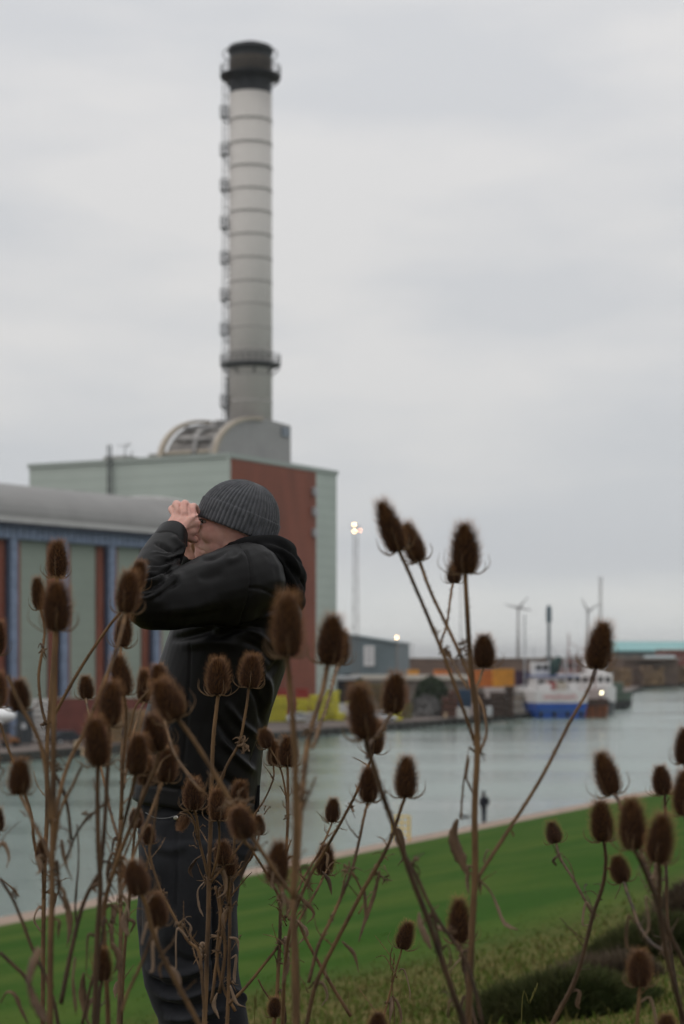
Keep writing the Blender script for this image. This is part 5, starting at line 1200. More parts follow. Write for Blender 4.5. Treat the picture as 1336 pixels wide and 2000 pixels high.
def head_mesh(seed, slim, nsp=1050, slen=.16):
    """unit seed head: base at the origin, top at z = 1, dense upward-leaning spines"""
    rg = random.Random(seed); core = MB(); hw_ = .5*slim; N1, N2 = 20, 14
    def prof(t): return hw_*(max(0, math.sin(math.pi*min(1, t*.93+.07)**.78))**.62)*(.80 if t > .97 else 1)
    pf = [(i/N2, max(.02, prof(i/N2)*.80)) for i in range(N2+1)]
    vs = []; fs = []
    for t_, r0 in pf:
        for j in range(N1):
            a = math.tau*j/N1; vs.append((r0*math.cos(a), r0*math.sin(a), t_*.94))
    for i in range(N2):
        for j in range(N1): fs.append([i*N1+j, i*N1+(j+1) % N1, (i+1)*N1+(j+1) % N1, (i+1)*N1+j])
    fs += [list(range(N1))[::-1], list(range(N2*N1, (N2+1)*N1))]
    core.add(vs, fs); tips = [0.0]*len(core.v); ga = math.pi*(3-math.sqrt(5)); core.mi = 1
    for k in range(nsp):
        t_ = .015+.975*(k+.5)/nsp; a = k*ga+rg.uniform(-.05, .05); r0 = max(.01, prof(t_)*.80)
        up = .25+1.5*t_**2.2; c, s0 = math.cos(a), math.sin(a)
        d = Vector((c, s0, up*.55+rg.uniform(-.12, .12))).normalized(); L = slen*(1+rg.uniform(-.4, .4))*(1+.5*t_)
        b0 = Vector((r0*c, r0*s0, t_*.94)); sd = Vector((-s0, c, 0))*.0075; e_ = b0+d*L*.55+Vector((0, 0, L*.06)); f_ = b0+d*L+Vector((c*.0, s0*.0, L*.35)); u_ = Vector((0, 0, .011))
        core.add([b0-sd, b0+sd, b0+u_*1.3, e_-sd*.6, e_+sd*.6, e_+u_*.5, f_], [[0, 1, 4, 3], [1, 2, 5, 4], [2, 0, 3, 5], [3, 4, 6], [4, 5, 6], [5, 3, 6]])
        tips += [0, 0, 0, .5, .5, .5, 1]
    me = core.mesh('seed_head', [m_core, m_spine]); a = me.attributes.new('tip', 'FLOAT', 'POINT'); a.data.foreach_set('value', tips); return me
def bract_mesh(seed, slim, n=9):
    rg = random.Random(seed); m = MB()
    for k in range(n):
        a = math.tau*k/n+rg.uniform(-.25, .25); L = rg.uniform(.5, 1.35); c, s0 = math.cos(a), math.sin(a); lift = rg.uniform(.25, .8)
        pts = [Vector((.10*c, .10*s0, .01)), Vector(((.5*slim+.05)*c, (.5*slim+.05)*s0, -.02+.03*lift)), Vector(((.5*slim+.22*L+.05)*c, (.5*slim+.22*L+.05)*s0, .12*L+.10*lift)), Vector(((.5*slim+.22*L+.08*rg.random())*c, (.5*slim+.22*L+.05)*s0, .30*L+.22*lift))]
        sp = spline(pts, 4); m.tube(sp, [.020*(1-.85*i/(len(sp)-1)) for i in range(len(sp))], 5)
    return m.mesh('bracts', [m_bract], smooth=True)
HEADS = [(head_mesh(s, .56), bract_mesh(s, .56)) for s in (1, 2)]+[(head_mesh(3, .66), bract_mesh(3, .66)), (head_mesh(4, .66), bract_mesh(14, .66))]+[(head_mesh(5, .80, 700, .20), bract_mesh(5, .8)), (head_mesh(6, .8, 700, .22), bract_mesh(6, .8))]
SL = [.56, .56, .66, .66, .80, .80]
hrg = random.Random(77)
def put_head(root, cx, cy, h, w, tilt, d):
    # spines stand out past the measured body a little
    H = h/F*d; i = min(range(6), key=lambda k: abs(SL[k]*1.16-w/h)+.02*hrg.random()); me, bm2 = HEADS[i]
    a = R(tilt); base = P(cx-math.sin(a)*h*.5, cy+math.cos(a)*h*.5, d)
    o = bpy.data.objects.new('seed_head', me); scene.collection.objects.link(o); o.parent = root
    o.location = base-Vector(root.location); kx = (w/h)/(SL[i]*1.16)
    o.rotation_euler = (R(hrg.uniform(-9, 9)), a, 0)
    o.scale = (H*kx*.96*hrg.uniform(.94, 1.06), H*kx*.96, H*.96*hrg.uniform(.96, 1.05)); 
    bo = bpy.data.objects.new('bracts', bm2); scene.collection.objects.link(bo); bo.parent = o; bo.rotation_euler = (0, 0, hrg.uniform(0, 6.28))
    return base
def leafstrip(root, pts, wpx, d, m=None, curl=.8, seed=0, name='withered_leaf', dd=0.0):
    """curled, ragged dry leaf along a line"""
    rg = random.Random(seed+int(pts[0][0])); P3 = spline([P(x, y, d+dd*i) for i, (x, y) in enumerate(pts)], 7); n = len(P3); w = wpx/F*d; fr = frames(P3); vs = []; K = 7
    tw0 = rg.uniform(0, 3)
    for i, p in enumerate(P3):
        t = i/(n-1); ww = w*(math.sin(math.pi*min(1, .08+t*.92))**.6)*(1+.35*noise.noise(Vector((t*9, seed, 1)))); T, U, V = fr[i]; tw = tw0+t*2.2*curl
        for j in range(K):
            s0 = (j/(K-1)-.5); ang = s0*2.6*curl; r = ww*.5
            q0 = (U*math.cos(tw)+V*math.sin(tw))*(math.sin(ang)*r)+(V*math.cos(tw)-U*math.sin(tw))*((1-math.cos(ang))*r*.9)
            q0 += Vector((0, 0, 1))*(.14*w*noise.noise(Vector((t*14, s0*5, seed*3+2))))
            vs.append(p+q0)
    fs = [[i*K+j, i*K+j+1, (i+1)*K+j+1, (i+1)*K+j] for i in range(n-1) for j in range(K-1)]
    mb = MB(); mb.add(vs, fs); o = mb.build(name, m or m_leaf, root, smooth=True)
    so = o.modifiers.new('thick', 'SOLIDIFY'); so.thickness = .0012
    return o
def knot(root, px, py, d, rpx, seed=0):
    """shrivelled leaf remains at a joint"""
    rg = random.Random(seed+int(px+py)); mb = MB(); c = P(px, py, d); r = rpx/F*d
    for k in range(9):
        dr = Vector((rg.gauss(0, 1), rg.gauss(0, 1), rg.gauss(0, .9))).normalized(); a = c+dr*r*.3; pts = [a, a+dr*r*.6+Vector((rg.gauss(0, .25), rg.gauss(0, .25), rg.gauss(0, .25)))*r, a+dr*r*.8+Vector((rg.gauss(0, .5), rg.gauss(0, .5), rg.gauss(-.3, .5)))*r]
        sp = spline(pts, 3); mb.tube(sp, [r*(.20-.15*i/(len(sp)-1)) for i in range(len(sp))], 5, flat=.4)
    return mb.build('leaf_remains', m_leaf, root, smooth=True)
def add_stem(mb, pts3, r0, r1, rg, thorns=True):
    r0 *= .82; r1 *= .80
    sp = spline(pts3, 5); n = len(sp); rr = [r0+(r1-r0)*(i/(n-1))**.8 for i in range(n)]; rr = [r*(1+.05*noise.noise(p*25)) for r, p in zip(rr, sp)]
    sp = [p+Vector((noise.noise(p*9), noise.noise(p*9+Vector((5, 5, 5))), 0))*.0025 for p in sp]
    mb.tube(sp, rr, 9)
    if thorns:
        L = 0
        for i in range(n-1):
            seg = (sp[i+1]-sp[i]); k = int(seg.length/.0032)
            for q_ in range(k):
                t_ = rg.random(); c = sp[i]+seg*t_; dr = Vector((rg.gauss(0, 1), rg.gauss(0, 1), 0)); dr -= seg.normalized()*dr.dot(seg.normalized())
                if dr.length < .1: continue
                dr.normalize(); r = rr[i]; ln = rg.uniform(.0018, .0042); sd = seg.normalized()*.0007; s2 = dr.cross(seg.normalized())*.0005; b0 = c+dr*r*.9
                mb.add([b0-sd, b0+sd+s2, b0+sd-s2, b0+dr*(ln+r*.1)+Vector((0, 0, .0008))], [[0, 1, 3], [1, 2, 3], [2, 0, 3]])
    for i in (n//2,):
        pass
def plant(label, d, heads=(), stems=(), leaves=(), knots=(), m=None, thorns=True, basepx=None):
    """one teasel: heads = (cx, cy, h, w, tilt, depth, path, width0, width1); a path point may be 'G' for the ground"""
    bx = basepx; 
    x = P(bx, 0, d).x; root = empty('teasel', (x, d, ground(x, d)), label, 'teasel', 'dried teasels in the foreground'); rg = random.Random(int(bx*3+d*10))
    gp = Vector((x, d, ground(x, d)-.01))
    mb = MB()
    def trace(path, d0, d1, start=None):
        out_ = [start] if start is not None else []
        n = len([q for q in path if q != 'G']); 
        for i, q in enumerate(path):
            if q == 'G':
                g_ = gp+Vector((rg.uniform(-.02, .02), rg.uniform(-.03, .03), 0)); l_ = out_[-1]; sl = (out_[-1]-out_[-2]); sl = sl/max(.01, abs(sl.z))
                for f in (.06, .14, .3, .55, .8):
                    q3 = l_.lerp(g_, f); k_ = max(0, 1-f*2.2); q3.x += (l_.x+sl.x*abs(q3.z-l_.z)-q3.x)*k_; out_.append(q3)
                out_.append(g_); continue
            t_ = (i+1)/n if start is not None else i/max(1, n-1)
            out_.append(P(q[0], q[1], d0+(d1-d0)*t_))
        return out_
    for hd in heads:
        cx, cy, h, w, tilt, dh, path, w0, w1 = hd; base = put_head(root, cx, cy, h, w, tilt, dh)
        if path:
            pts = trace(path, dh, d, base+Vector((0, 0, .002)))
            add_stem(mb, pts, w0/2/F*dh, w1/2/F*d, rg, thorns)
    # fine dead side twigs, mostly low down
    tw = [(q, hd[5]) for hd in heads for q in hd[6] if q != 'G' and 1480 < q[1] < 1990]
    for q, dd_ in tw:
        for _ in range(rg.choice((0, 1, 1, 2))):
            sx = rg.choice((-1, 1)); L = rg.uniform(30, 120)*(.5 if q[1] < 1650 else 1); a = (q[0], q[1]+rg.uniform(-15, 30)); d1 = d+rg.uniform(-.05, .12)
            p1 = (a[0]+sx*L*rg.uniform(.12, .35), a[1]-L*rg.uniform(.2, .5)); p2 = (p1[0]+sx*L*rg.uniform(-.05, .35), p1[1]-L*rg.uniform(-.1, .5))
            add_stem(mb, [P(a[0], a[1], d), P(p1[0], p1[1], (d+d1)/2), P(p2[0], p2[1], d1)], rg.uniform(2.2, 4)/2/F*d, 1.2/2/F*d, rg, thorns)
    for path, w0, w1 in stems:
        add_stem(mb, trace(path, d, d), w0/2/F*d, w1/2/F*d, rg, thorns)
    mb.build('stem', m or m_stem, root, smooth=True)
    for k, lf in enumerate(leaves):
        leafstrip(root, lf[0], lf[1], lf[2] if len(lf) > 2 and lf[2] else d, lf[3] if len(lf) > 3 else None, seed=k, curl=lf[4] if len(lf) > 4 else .8)
    # more shrivelled leaves hanging from the lower joints
    low = [(q, hd[5]) for hd in heads for q in hd[6] if q != 'G' and 1640 < q[1] < 1990]
    rg.shuffle(low)
    for k, (q, dd_) in enumerate(low[:4]):
        sx = rg.choice((-1, 1)); L = rg.uniform(22, 60); a = (q[0]+sx*2, q[1]+rg.uniform(-20, 20))
        leafstrip(root, [a, (a[0]+sx*L*rg.uniform(.1, .4), a[1]-L*rg.uniform(-.3, .3)), (a[0]+sx*L*rg.uniform(.2, .6), a[1]+L*rg.uniform(.4, 1)), (a[0]+sx*L*rg.uniform(.1, .6), a[1]+L*rg.uniform(.9, 1.3))], rg.uniform(6, 13), d, rg.choice((m_leaf, m_leafp, m_stemd)), seed=k+20, curl=rg.uniform(.6, 1.2))
    for k, kn in enumerate(knots): knot(root, kn[0], kn[1], kn[3] if len(kn) > 3 else d, kn[2], k)
    return root

plant('tallest left teasel, its big head against the blue columns', 2.75,
      [(111, 1182, 100, 58, 0, 2.75, [(107, 1290), (105, 1400), (104, 1500), (101, 1640), (99, 1800), (98, 2000), 'G'], 12, 18),
       (250, 1155, 84, 47, 5, 3.0, [(240, 1225), (225, 1280), (200, 1340), (165, 1425), (130, 1500), (108, 1590), (101, 1680)], 10, 10),
       (38, 1517, 70, 46, 2, 2.85, [(50, 1572), (66, 1610), (88, 1655), (99, 1700)], 8, 9)],
      [([(15, 1320), (45, 1385), (75, 1440), (90, 1510), (98, 1610)], 9, 11), ([(160, 1495), (138, 1540), (116, 1585), (104, 1660)], 6, 8)],
      [([(120, 1640), (124, 1680), (140, 1720)], 13, 2.8), ([(110, 1720), (122, 1745), (126, 1775)], 18, 2.8), ([(75, 1850), (52, 1900), (60, 1955), (92, 2000)], 64, 2.4, m_leaf, .6)],
      [(101, 1705, 14), (102, 1600, 10)], basepx=97)
plant('slender left teasel with three small heads just below the hall columns', 3.75,
      [(112, 1090, 74, 42, 0, 3.75, [(110, 1180), (103, 1300), (95, 1400), (92, 1440), (92, 1560), (86, 1760), (84, 2000), 'G'], 8, 13),
       (76, 1160, 60, 31, -6, 3.8, [(87, 1225), (84, 1262), (75, 1320), (80, 1380), (91, 1420)], 6, 8),
       (269, 1124, 54, 34, 14, 3.7, [(246, 1185), (215, 1222), (165, 1295), (120, 1370), (96, 1412)], 6, 9),
       (82, 1662, 50, 24, 3, 3.7, [(84, 1700), (86, 1760)], 5, 6)],
      [([(0, 1412), (15, 1460), (35, 1510), (60, 1590), (66, 1640), (80, 1700)], 6, 8)],
      [([(0, 1716), (22, 1735), (38, 1752)], 8, 3.6)], [(86, 1268, 12), (93, 1413, 12)], basepx=85)
plant('teasel at the left edge with one round blurred head beside the white boat', 2.9,
      [(38, 1357, 60, 46, 0, 2.9, [(52, 1400), (74, 1440), (96, 1490), (128, 1560), (140, 1640)], 8, 8),
       (-6, 1245, 66, 40, 6, 3.4, [(-10, 1300), (-6, 1400), (0, 1500)], 6, 6),
       (-8, 1345, 70, 40, 0, 3.0, [(-12, 1400), (-4, 1500)], 6, 7), (-3, 1600, 44, 26, 0, 3.4, [(-6, 1650), (-10, 1700)], 5, 5)],
      [([(0, 1715), (30, 1765), (62, 1850), (88, 1905), (105, 1960), (112, 2000), 'G'], 7, 12), ([(0, 1860), (30, 1888), (52, 1912), (80, 1975)], 9, 9)],
      [([(2, 1960), (14, 1940), (28, 1945), (40, 1970), (55, 2000)], 12, 2.9)], [(110, 1500, 12), (30, 1745, 10)], m=m_stemd, basepx=112)
plant('teasel with stacked heads left of the man below his elbow', 3.35,
      [(241, 1232, 64, 38, 6, 3.7, [(234, 1290), (240, 1400), (238, 1500), (234, 1650), (237, 1800), (232, 2000), 'G'], 6, 15),
       (236, 1320, 78, 42, -10, 3.3, [(246, 1400), (241, 1500), (237, 1600)], 7, 9),
       (168, 1343, 44, 31, -5, 3.9, [(170, 1380), (185, 1440), (205, 1540), (232, 1640)], 4, 7),
       (281, 1341, 62, 30, 0, 3.6, [(270, 1400), (252, 1470), (242, 1540)], 5, 7)],
      [([(300, 1340), (278, 1362), (262, 1385), (250, 1440)], 5, 6)],
      [([(225, 1765), (214, 1810), (218, 1855)], 26, 3.1), ([(236, 1745), (246, 1765), (252, 1795)], 12, 3.3, m_leafp)], [(240, 1760, 10), (236, 1690, 9), (232, 1640, 8)], basepx=234)
plant('teasel with two large dark blurred heads one above the other left of the man', 2.85,
      [(215, 1375, 86, 52, 5, 2.85, [(212, 1440), (210, 1510), (204, 1600), (196, 1700)], 9, 11),
       (189, 1449, 92, 52, -4, 2.8, [(190, 1540), (190, 1640), (196, 1740), (192, 1840), (186, 2000), 'G'], 10, 19)],
      [([(215, 1560), (180, 1590), (152, 1622), (128, 1680)], 6, 6), ([(196, 1700), (165, 1760), (142, 1850), (120, 1960)], 9, 12)],
      [([(150, 1610), (152, 1680), (146, 1760), (150, 1830)], 9, 3.0, m_stemd), ([(130, 1755), (135, 1800), (130, 1850)], 16, 2.9)], [(172, 1590, 11), (192, 1720, 12)], m=m_stemd, basepx=184)
plant('teasel with three heads clustered over the man\'s jacket hem', 3.05,
      [(302, 1431, 72, 50, -14, 3.0, [(306, 1490), (286, 1540), (262, 1600), (226, 1690), (202, 1780), (208, 1900), (210, 2000), 'G'], 7, 16),
       (268, 1475, 76, 45, 5, 2.95, [(258, 1540), (244, 1600), (222, 1690)], 8, 9),
       (325, 1494, 66, 43, 6, 3.2, [(312, 1545), (294, 1590), (272, 1640), (250, 1700), (230, 1760)], 6, 8),
       (285, 1505, 54, 34, 4, 3.1, [(276, 1560), (262, 1620), (240, 1680)], 5, 6)],
      [([(312, 1530), (300, 1620), (286, 1700)], 5, 5)], [([(246, 1770), (238, 1800), (252, 1830)], 20, 3.0, m_leafp), ([(220, 1840), (232, 1870), (222, 1900)], 16, 3.0)], [(224, 1700, 12), (212, 1800, 14)], basepx=210)
plant('teasel whose long stem slants right across the man\'s jacket from a tilted head', 2.8,
      [(327, 1367, 84, 57, -27, 2.8, [(378, 1445), (415, 1503), (442, 1548), (470, 1600), (505, 1655), (545, 1712), (574, 1750)], 12, 10),
       (310, 1325, 58, 37, -6, 3.5, [(318, 1365), (324, 1420), (350, 1490), (395, 1545)], 6, 6),
       (472, 1606, 64, 52, -20, 2.7, [(478, 1645), (500, 1660)], 7, 7),
       (543, 1684, 82, 48, 3, 2.85, [(548, 1735), (560, 1756), (574, 1774)], 9, 11)],
      [([(574, 1750), (578, 1860), (580, 2000), 'G'], 12, 17)], [([(572, 1755), (566, 1800), (572, 1850), (580, 1885)], 24, 2.75, m_leafp, .5), ([(566, 1870), (560, 1895), (550, 1925)], 9, 2.8)], [(455, 1575, 20, 2.75), (470, 1562, 14, 2.75), (578, 1760, 14)], basepx=581)
plant('teasel with the largest head in front of the man\'s back and a thick stem', 2.45,
      [(562, 1224, 118, 62, 0, 2.4, [(567, 1330), (573, 1400), (578, 1480), (578, 1560), (578, 1640), (574, 1755)], 12, 17),
       (646, 1250, 92, 57, 6, 2.7, [(628, 1355), (606, 1430), (594, 1510), (584, 1600), (578, 1700), (574, 1755)], 12, 16),
       (664, 1262, 70, 42, 4, 3.2, [(655, 1320), (634, 1390), (610, 1460)], 7, 8)],
      [([(574, 1755), (573, 1880), (574, 2000), 'G'], 14, 18), ([(618, 1515), (605, 1545), (590, 1580)], 4, 6)], [], [(606, 1428, 12, 2.6), (588, 1545, 14), (582, 1560, 12)], m=m_stem, basepx=576)
plant('branching teasel right of the man\'s legs with small sharp heads over the lawn edge', 3.9,
      [(650, 1582, 46, 33, 4, 4.1, [(642, 1622), (625, 1660), (600, 1702), (580, 1742), (560, 1790)], 4, 6),
       (635, 1679, 58, 40, 5, 4.0, [(628, 1720), (612, 1752), (586, 1795), (566, 1850)], 5, 7),
       (733, 1441, 62, 38, 5, 3.6, [(722, 1490), (690, 1562), (646, 1640), (600, 1722), (570, 1800), (556, 1900), (552, 2000), 'G'], 5, 13)],
      [([(584, 1800), (600, 1838), (625, 1885), (652, 1930), (685, 1985)], 7, 9)], [], [(685, 1575, 9, 3.7), (560, 1795, 10)], basepx=553)
plant('teasel with paired big heads over the quay and a long stem slanting to the right', 2.75,
      [(707, 1392, 102, 61, -10, 2.6, [(722, 1470), (744, 1545), (774, 1628), (800, 1700), (834, 1790), (862, 1870), (888, 1945), (908, 2000), 'G'], 12, 17),
       (770, 1354, 80, 47, 6, 2.95, [(758, 1405), (738, 1432), (722, 1452), (716, 1480)], 9, 9)],
      [([(790, 1668), (815, 1710), (845, 1775), (872, 1820), (905, 1868), (930, 1940), (942, 2000)], 8, 10)],
      [([(820, 1782), (822, 1805), (835, 1840), (842, 1856)], 15, 2.8, m_leafp), ([(848, 1798), (860, 1812), (875, 1818)], 12, 2.8, m_leafp)],
      [(774, 1628, 12), (838, 1788, 14), (808, 1680, 10), (880, 1822, 10), (900, 1850, 12)], m=m_stemd, basepx=915)
plant('teasel with two upright dark heads over the water and stems slanting down left', 3.3,
      [(793, 1517, 82, 47, 2, 3.2, [(782, 1580), (772, 1612), (758, 1650), (735, 1695), (700, 1755), (655, 1842), (620, 1918), (600, 2000), 'G'], 7, 13),
       (720, 1533, 66, 44, 0, 3.4, [(712, 1592), (700, 1650), (686, 1702), (652, 1785), (622, 1850), (604, 1920)], 6, 9)],
      [([(688, 1705), (700, 1725), (708, 1745)], 5, 5)], [([(742, 1700), (730, 1750), (712, 1800), (700, 1840)], 14, 3.3, m_leaf, .5), ([(668, 1838), (690, 1862), (700, 1900)], 9, 3.3), ([(750, 1690), (760, 1712)], 8, 3.3)], [(684, 1700, 14), (730, 1700, 12), (752, 1715, 10), (650, 1790, 8)], basepx=606)
plant('tall right of centre teasel reaching into the sky with five heads', 2.9,
      [(908, 1070, 100, 56, -2, 2.85, [(912, 1180), (916, 1250), (922, 1320), (930, 1400), (932, 1470), (928, 1600), (926, 1720), (920, 1860), (916, 2000), 'G'], 11, 20),
       (887, 1119, 40, 35, 0, 3.35, [(881, 1165), (874, 1215), (862, 1262), (884, 1292), (915, 1345)], 5, 6),
       (761, 1028, 104, 50, -20, 2.85, [(800, 1120), (835, 1205), (868, 1285), (898, 1365), (922, 1435), (931, 1465)], 9, 9),
       (805, 1060, 76, 44, -20, 3.0, [(838, 1150), (876, 1228), (905, 1290), (930, 1350), (934, 1420)], 8, 9),
       (945, 1271, 64, 47, 0, 3.1, [(938, 1325), (930, 1350), (944, 1385), (949, 1430), (936, 1470)], 7, 7),
       (1172, 1260, 92, 52, 9, 3.0, [(1148, 1350), (1112, 1412), (1060, 1512), (1005, 1605), (960, 1672), (930, 1718)], 7, 10)],
      [([(914, 1475), (906, 1530), (901, 1600)], 4, 5)],
      [([(896, 1600), (888, 1640), (900, 1685), (916, 1720)], 24, 2.9, m_leaf, 1.0), ([(938, 1722), (958, 1745), (978, 1795), (990, 1808), (1012, 1816)], 14, 2.95, m_leafp), ([(914, 1480), (908, 1515), (922, 1550)], 14, 2.9), ([(868, 1265), (876, 1280), (880, 1288)], 12, 3.1)],
      [(902, 1262, 14), (906, 1280, 11), (868, 1272, 10), (930, 1470, 15), (926, 1716, 12), (848, 1232, 7)], basepx=914)
plant('single dark teasel head partly hidden behind the tall centre right stem', 3.1,
      [(897, 1797, 88, 45, 0, 3.15, [(905, 1870), (915, 1940), (930, 2000), 'G'], 7, 11)], [], [], [(908, 1862, 10)], m=m_stemd, basepx=934)
plant('forked pale teasel on the right with a small round head on its left fork', 3.3,
      [(1175, 1602, 82, 47, -5, 3.2, [(1182, 1680), (1176, 1730), (1160, 1780), (1142, 1850), (1118, 1925), (1080, 2000), 'G'], 8, 14),
       (1081, 1626, 42, 36, -12, 3.5, [(1096, 1680), (1122, 1722), (1156, 1782)], 5, 7)], [], [], [(1160, 1785, 8), (1118, 1928, 6)], m=m_stemd, basepx=1070)
plant('right hand teasel with two big overlapping blurred heads at the right edge', 2.75,
      [(1235, 1607, 104, 58, -3, 2.65, [(1256, 1690), (1280, 1750), (1306, 1820), (1340, 1890)], 11, 12),
       (1289, 1638, 92, 58, 5, 2.6, [(1290, 1710), (1290, 1780), (1300, 1860), (1322, 1950), (1338, 2000), 'G'], 10, 18),
       (1185, 1512, 84, 52, -14, 2.95, [(1206, 1560), (1222, 1600), (1250, 1660), (1278, 1730)], 8, 9),
       (1210, 1697, 54, 43, -14, 3.2, [(1226, 1745), (1246, 1800), (1272, 1842), (1302, 1860)], 6, 9)], [], [([(1270, 1720), (1285, 1745), (1292, 1770)], 12, 2.7)], [(1276, 1725, 12), (1300, 1858, 10)], m=m_stemd, basepx=1345)
plant('teasel at the far right edge with a small head above the big blurred pair', 3.4,
      [(1292, 1524, 56, 40, -8, 3.4, [(1298, 1570), (1299, 1620), (1302, 1700), (1310, 1850), (1330, 2000), 'G'], 6, 10),
       (1336, 1455, 74, 42, 0, 3.0, [(1340, 1520), (1345, 1700)], 7, 8), (1338, 1548, 90, 50, 0, 2.9, [(1345, 1620), (1350, 1750)], 8, 9)], [], [], m=m_stemd, basepx=1340)
plant('single brown teasel head low in the bottom right corner', 3.0,
      [(1250, 1892, 70, 50, 0, 3.0, [(1248, 1950), (1244, 2000), 'G'], 8, 10)], [], [], basepx=1242)
plant('lone dark teasel head just showing at the bottom right edge', 3.0, [(1302, 2010, 60, 44, 0, 3.0, [(1304, 2060), 'G'], 7, 9)], m=m_stemd, basepx=1306)
plant('small sharp teasel with golden spiky head low over the lawn', 4.15,
      [(792, 1828, 52, 36, 16, 4.15, [(776, 1885), (764, 1930), (752, 1972), (746, 2000), 'G'], 4, 7)], [([(764, 1895), (762, 1870), (765, 1850)], 2, 3), ([(764, 1905), (768, 1950), (770, 2000)], 2, 2)], [], [(756, 1960, 6)], basepx=744)
plant('teasel head cut by the bottom edge between the two long slanting stems', 3.2, [(738, 2004, 56, 42, 0, 3.2, [(738, 2050), 'G'], 7, 9)], m=m_stemd, basepx=738)
plant('sharp tall teasel before the man\'s jacket with two heads held upright', 4.2,
      [(425, 1323, 70, 46, 0, 4.2, [(421, 1400), (415, 1470), (413, 1560), (409, 1640), (407, 1720), (405, 1850), (398, 2000), 'G'], 8, 15),
       (490, 1310, 66, 43, 6, 4.2, [(480, 1390), (468, 1448), (446, 1488), (428, 1528), (413, 1558)], 6, 7),
       (378, 1551, 60, 43, 0, 4.15, [(384, 1600), (388, 1640), (398, 1680), (406, 1716)], 6, 7),
       (357, 1607, 30, 24, -155, 4.15, [(352, 1588), (366, 1586), (378, 1604), (384, 1640)], 4, 5),
       (425, 1572, 62, 38, -2, 4.1, [(428, 1620), (424, 1670), (412, 1716)], 5, 6)],
      [([(313, 1440), (345, 1482), (375, 1518), (406, 1556)], 5, 6), ([(477, 1640), (445, 1682), (412, 1722)], 5, 6)],
      [([(398, 1722), (385, 1740), (388, 1770), (397, 1790)], 7, 4.1, m_leafp)], [(478, 1452, 16, 4.2), (470, 1450, 10, 4.2), (413, 1560, 9), (404, 1718, 10), (400, 1865, 12)], basepx=396)
plant('sharp teasel cluster crowding in front of the man\'s thigh', 4.3,
      [(467, 1551, 54, 35, 5, 4.3, [(462, 1600), (456, 1660), (450, 1740), (448, 1860), (444, 2000), 'G'], 5, 13),
       (505, 1612, 38, 25, -5, 4.3, [(502, 1645), (488, 1678), (466, 1704), (452, 1724)], 4, 6),
       (435, 1665, 48, 36, -4, 4.2, [(438, 1710), (446, 1760)], 5, 6), (449, 1690, 42, 27, 6, 4.25, [(447, 1730), (448, 1770)], 5, 6)],
      [([(448, 1770), (432, 1830), (420, 1900), (412, 1960)], 7, 8), ([(428, 1740), (434, 1800), (440, 1860), (428, 1940)], 8, 9), ([(420, 1730), (430, 1790), (424, 1870), (436, 1930), (460, 1975)], 6, 8)],
      [([(448, 1830), (462, 1836), (466, 1858)], 8, 4.25, m_leafp), ([(425, 1940), (418, 1965), (428, 1990)], 10, 4.2, m_leafp), ([(450, 1925), (462, 1960), (480, 1968)], 8, 4.2, m_leafp), ([(444, 1775), (434, 1795), (440, 1815)], 10, 4.2)], [(425, 1740, 10), (430, 1830, 14), (438, 1770, 12), (448, 1712, 12), (425, 1860, 10), (450, 1915, 10)], basepx=442)
plant('sharp teasel with a cluster of three heads at the edge of the man\'s jacket', 4.25,
      [(562, 1467, 60, 39, 0, 4.25, [(562, 1540), (560, 1640), (556, 1700), (549, 1760), (545, 1860), (540, 1960), (534, 2000), 'G'], 6, 12),
       (535, 1470, 50, 27, 2, 4.3, [(534, 1520), (516, 1562), (497, 1592), (478, 1636)], 4, 5),
       (519, 1441, 40, 31, -18, 4.3, [(533, 1470), (548, 1500), (557, 1545), (560, 1590)], 3, 5),
       (537, 1966, 40, 31, 0, 4.2, [(537, 1990), 'G'], 6, 8)],
      [([(475, 1635), (500, 1672), (526, 1715), (549, 1758)], 5, 7), ([(553, 1835), (520, 1878), (480, 1928), (446, 1962)], 6, 8), ([(504, 1912), (514, 1932), (528, 1952)], 4, 5)],
      [], [(562, 1594, 8), (549, 1762, 14), (545, 1840, 10), (526, 1716, 8), (545, 1880, 8)], m=m_stem, basepx=533)
plant('teasel with heads resting against the front of the man\'s jeans', 3.75,
      [(290, 1630, 36, 29, -6, 3.8, [(296, 1680), (316, 1742), (345, 1800), (368, 1838), (392, 1870), (400, 2000), 'G'], 5, 10),
       (265, 1598, 38, 31, 0, 3.7, [(262, 1630), (257, 1700), (250, 1780), (240, 1900), (236, 2000)], 5, 9)],
      [], [([(360, 1795), (372, 1812), (368, 1830)], 7, 3.8, m_leafp)], [(318, 1745, 9), (352, 1808, 10)], basepx=398)
plant('pair of round dark blurred teasel heads before the man\'s left leg', 2.75,
      [(265, 1715, 68, 54, -14, 2.7, [(284, 1772), (296, 1815), (320, 1870), (352, 1930), (390, 2000), 'G'], 10, 15),
       (306, 1778, 64, 44, -10, 2.85, [(304, 1822), (312, 1852), (330, 1890)], 8, 9)],
      [([(298, 1825), (275, 1885), (248, 1940), (236, 1980)], 8, 8)], [], [], basepx=398)
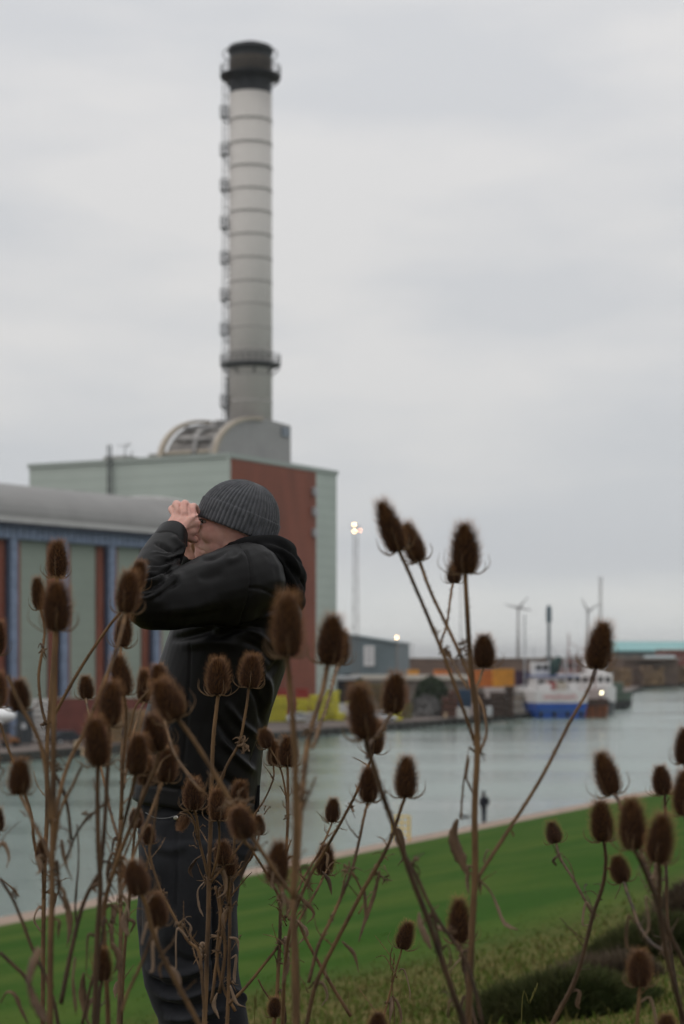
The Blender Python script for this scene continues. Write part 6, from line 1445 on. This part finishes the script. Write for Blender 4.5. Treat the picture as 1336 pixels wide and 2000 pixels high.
plant('single dark teasel head near the bottom left of the man', 3.0,
      [(200, 1885, 60, 40, 0, 3.0, [(194, 1940), (190, 2000), 'G'], 8, 12)], [([(160, 2000), (175, 1930), (196, 1860), (205, 1790)], 8, 6)], [([(145, 1870), (140, 1920), (148, 1980)], 30, 2.8, m_leaf, .5), ([(165, 1900), (162, 1950), (170, 2000)], 18, 3.0)], [], m=m_stemd, basepx=188)
# a few fine grass stalks that stand up into the view
def stalk(pts, d, label, w=2.0, seedy=False):
    x = P(pts[-1][0], 0, d).x; b0 = Vector((x, d, ground(x, d)-.01)); mb = MB(); P3 = [P(a_, b_, d) for a_, b_ in pts]+[b0]; sp = spline(P3, 5)
    mb.tube(sp, [w/2/F*d*(.45+.55*i/(len(sp)-1)) for i in range(len(sp))], 5)
    if seedy:
        rg = random.Random(5)
        for i in range(26):
            q0 = P3[0].lerp(P3[1], i/26); a = rg.uniform(0, 6.28); dr = Vector((math.cos(a)*.4, math.sin(a)*.4, 1)).normalized()*.006; mb.ell(q0+dr*.5, (.0012, .0012, .0032), 5, 4)
    o = mb.build('grass_stalk', MATS['grass_blade_dry'], loc=b0, smooth=True); tag(o, label, 'grass stalk', 'grass stalks before the lawn'); return o
stalk([(502, 1930), (500, 1970), (497, 2000)], 4.3, 'thin dry grass stalk beside the man\'s leg at the bottom', 2)
stalk([(770, 1865), (766, 1910), (768, 2000)], 4.3, 'seedy grass stalk leaning beside the golden spiky teasel', 2.2, True)
stalk([(813, 1905), (795, 1950), (778, 2000)], 4.3, 'thin grass stalk slanting right of the golden spiky teasel', 2)
stalk([(1050, 1925), (1035, 1960), (1018, 2000)], 4.0, 'seedy pale grass stalk at the bottom right before the dark bush', 2.2, True)
stalk([(672, 1905), (678, 1950), (682, 2000)], 4.3, 'thin grass stalk between the two long slanting teasel stems', 2)
# ------------------------------------------------------------------ damp sea air
hz = MB(); hz.box((0, 12500, 56.5), (62000, 77000, 119))
m_hz = bpy.data.materials.new('haze'); m_hz.use_nodes = True; t = m_hz.node_tree; t.nodes.clear()
o_ = t.nodes.new('ShaderNodeOutputMaterial'); v_ = t.nodes.new('ShaderNodeVolumePrincipled')
v_.inputs['Color'].default_value = (.97, .985, .99, 1); v_.inputs['Density'].default_value = .00008
t.links.new(v_.outputs[0], o_.inputs['Volume'])
tag(hz.build('haze', m_hz), kind='stuff')
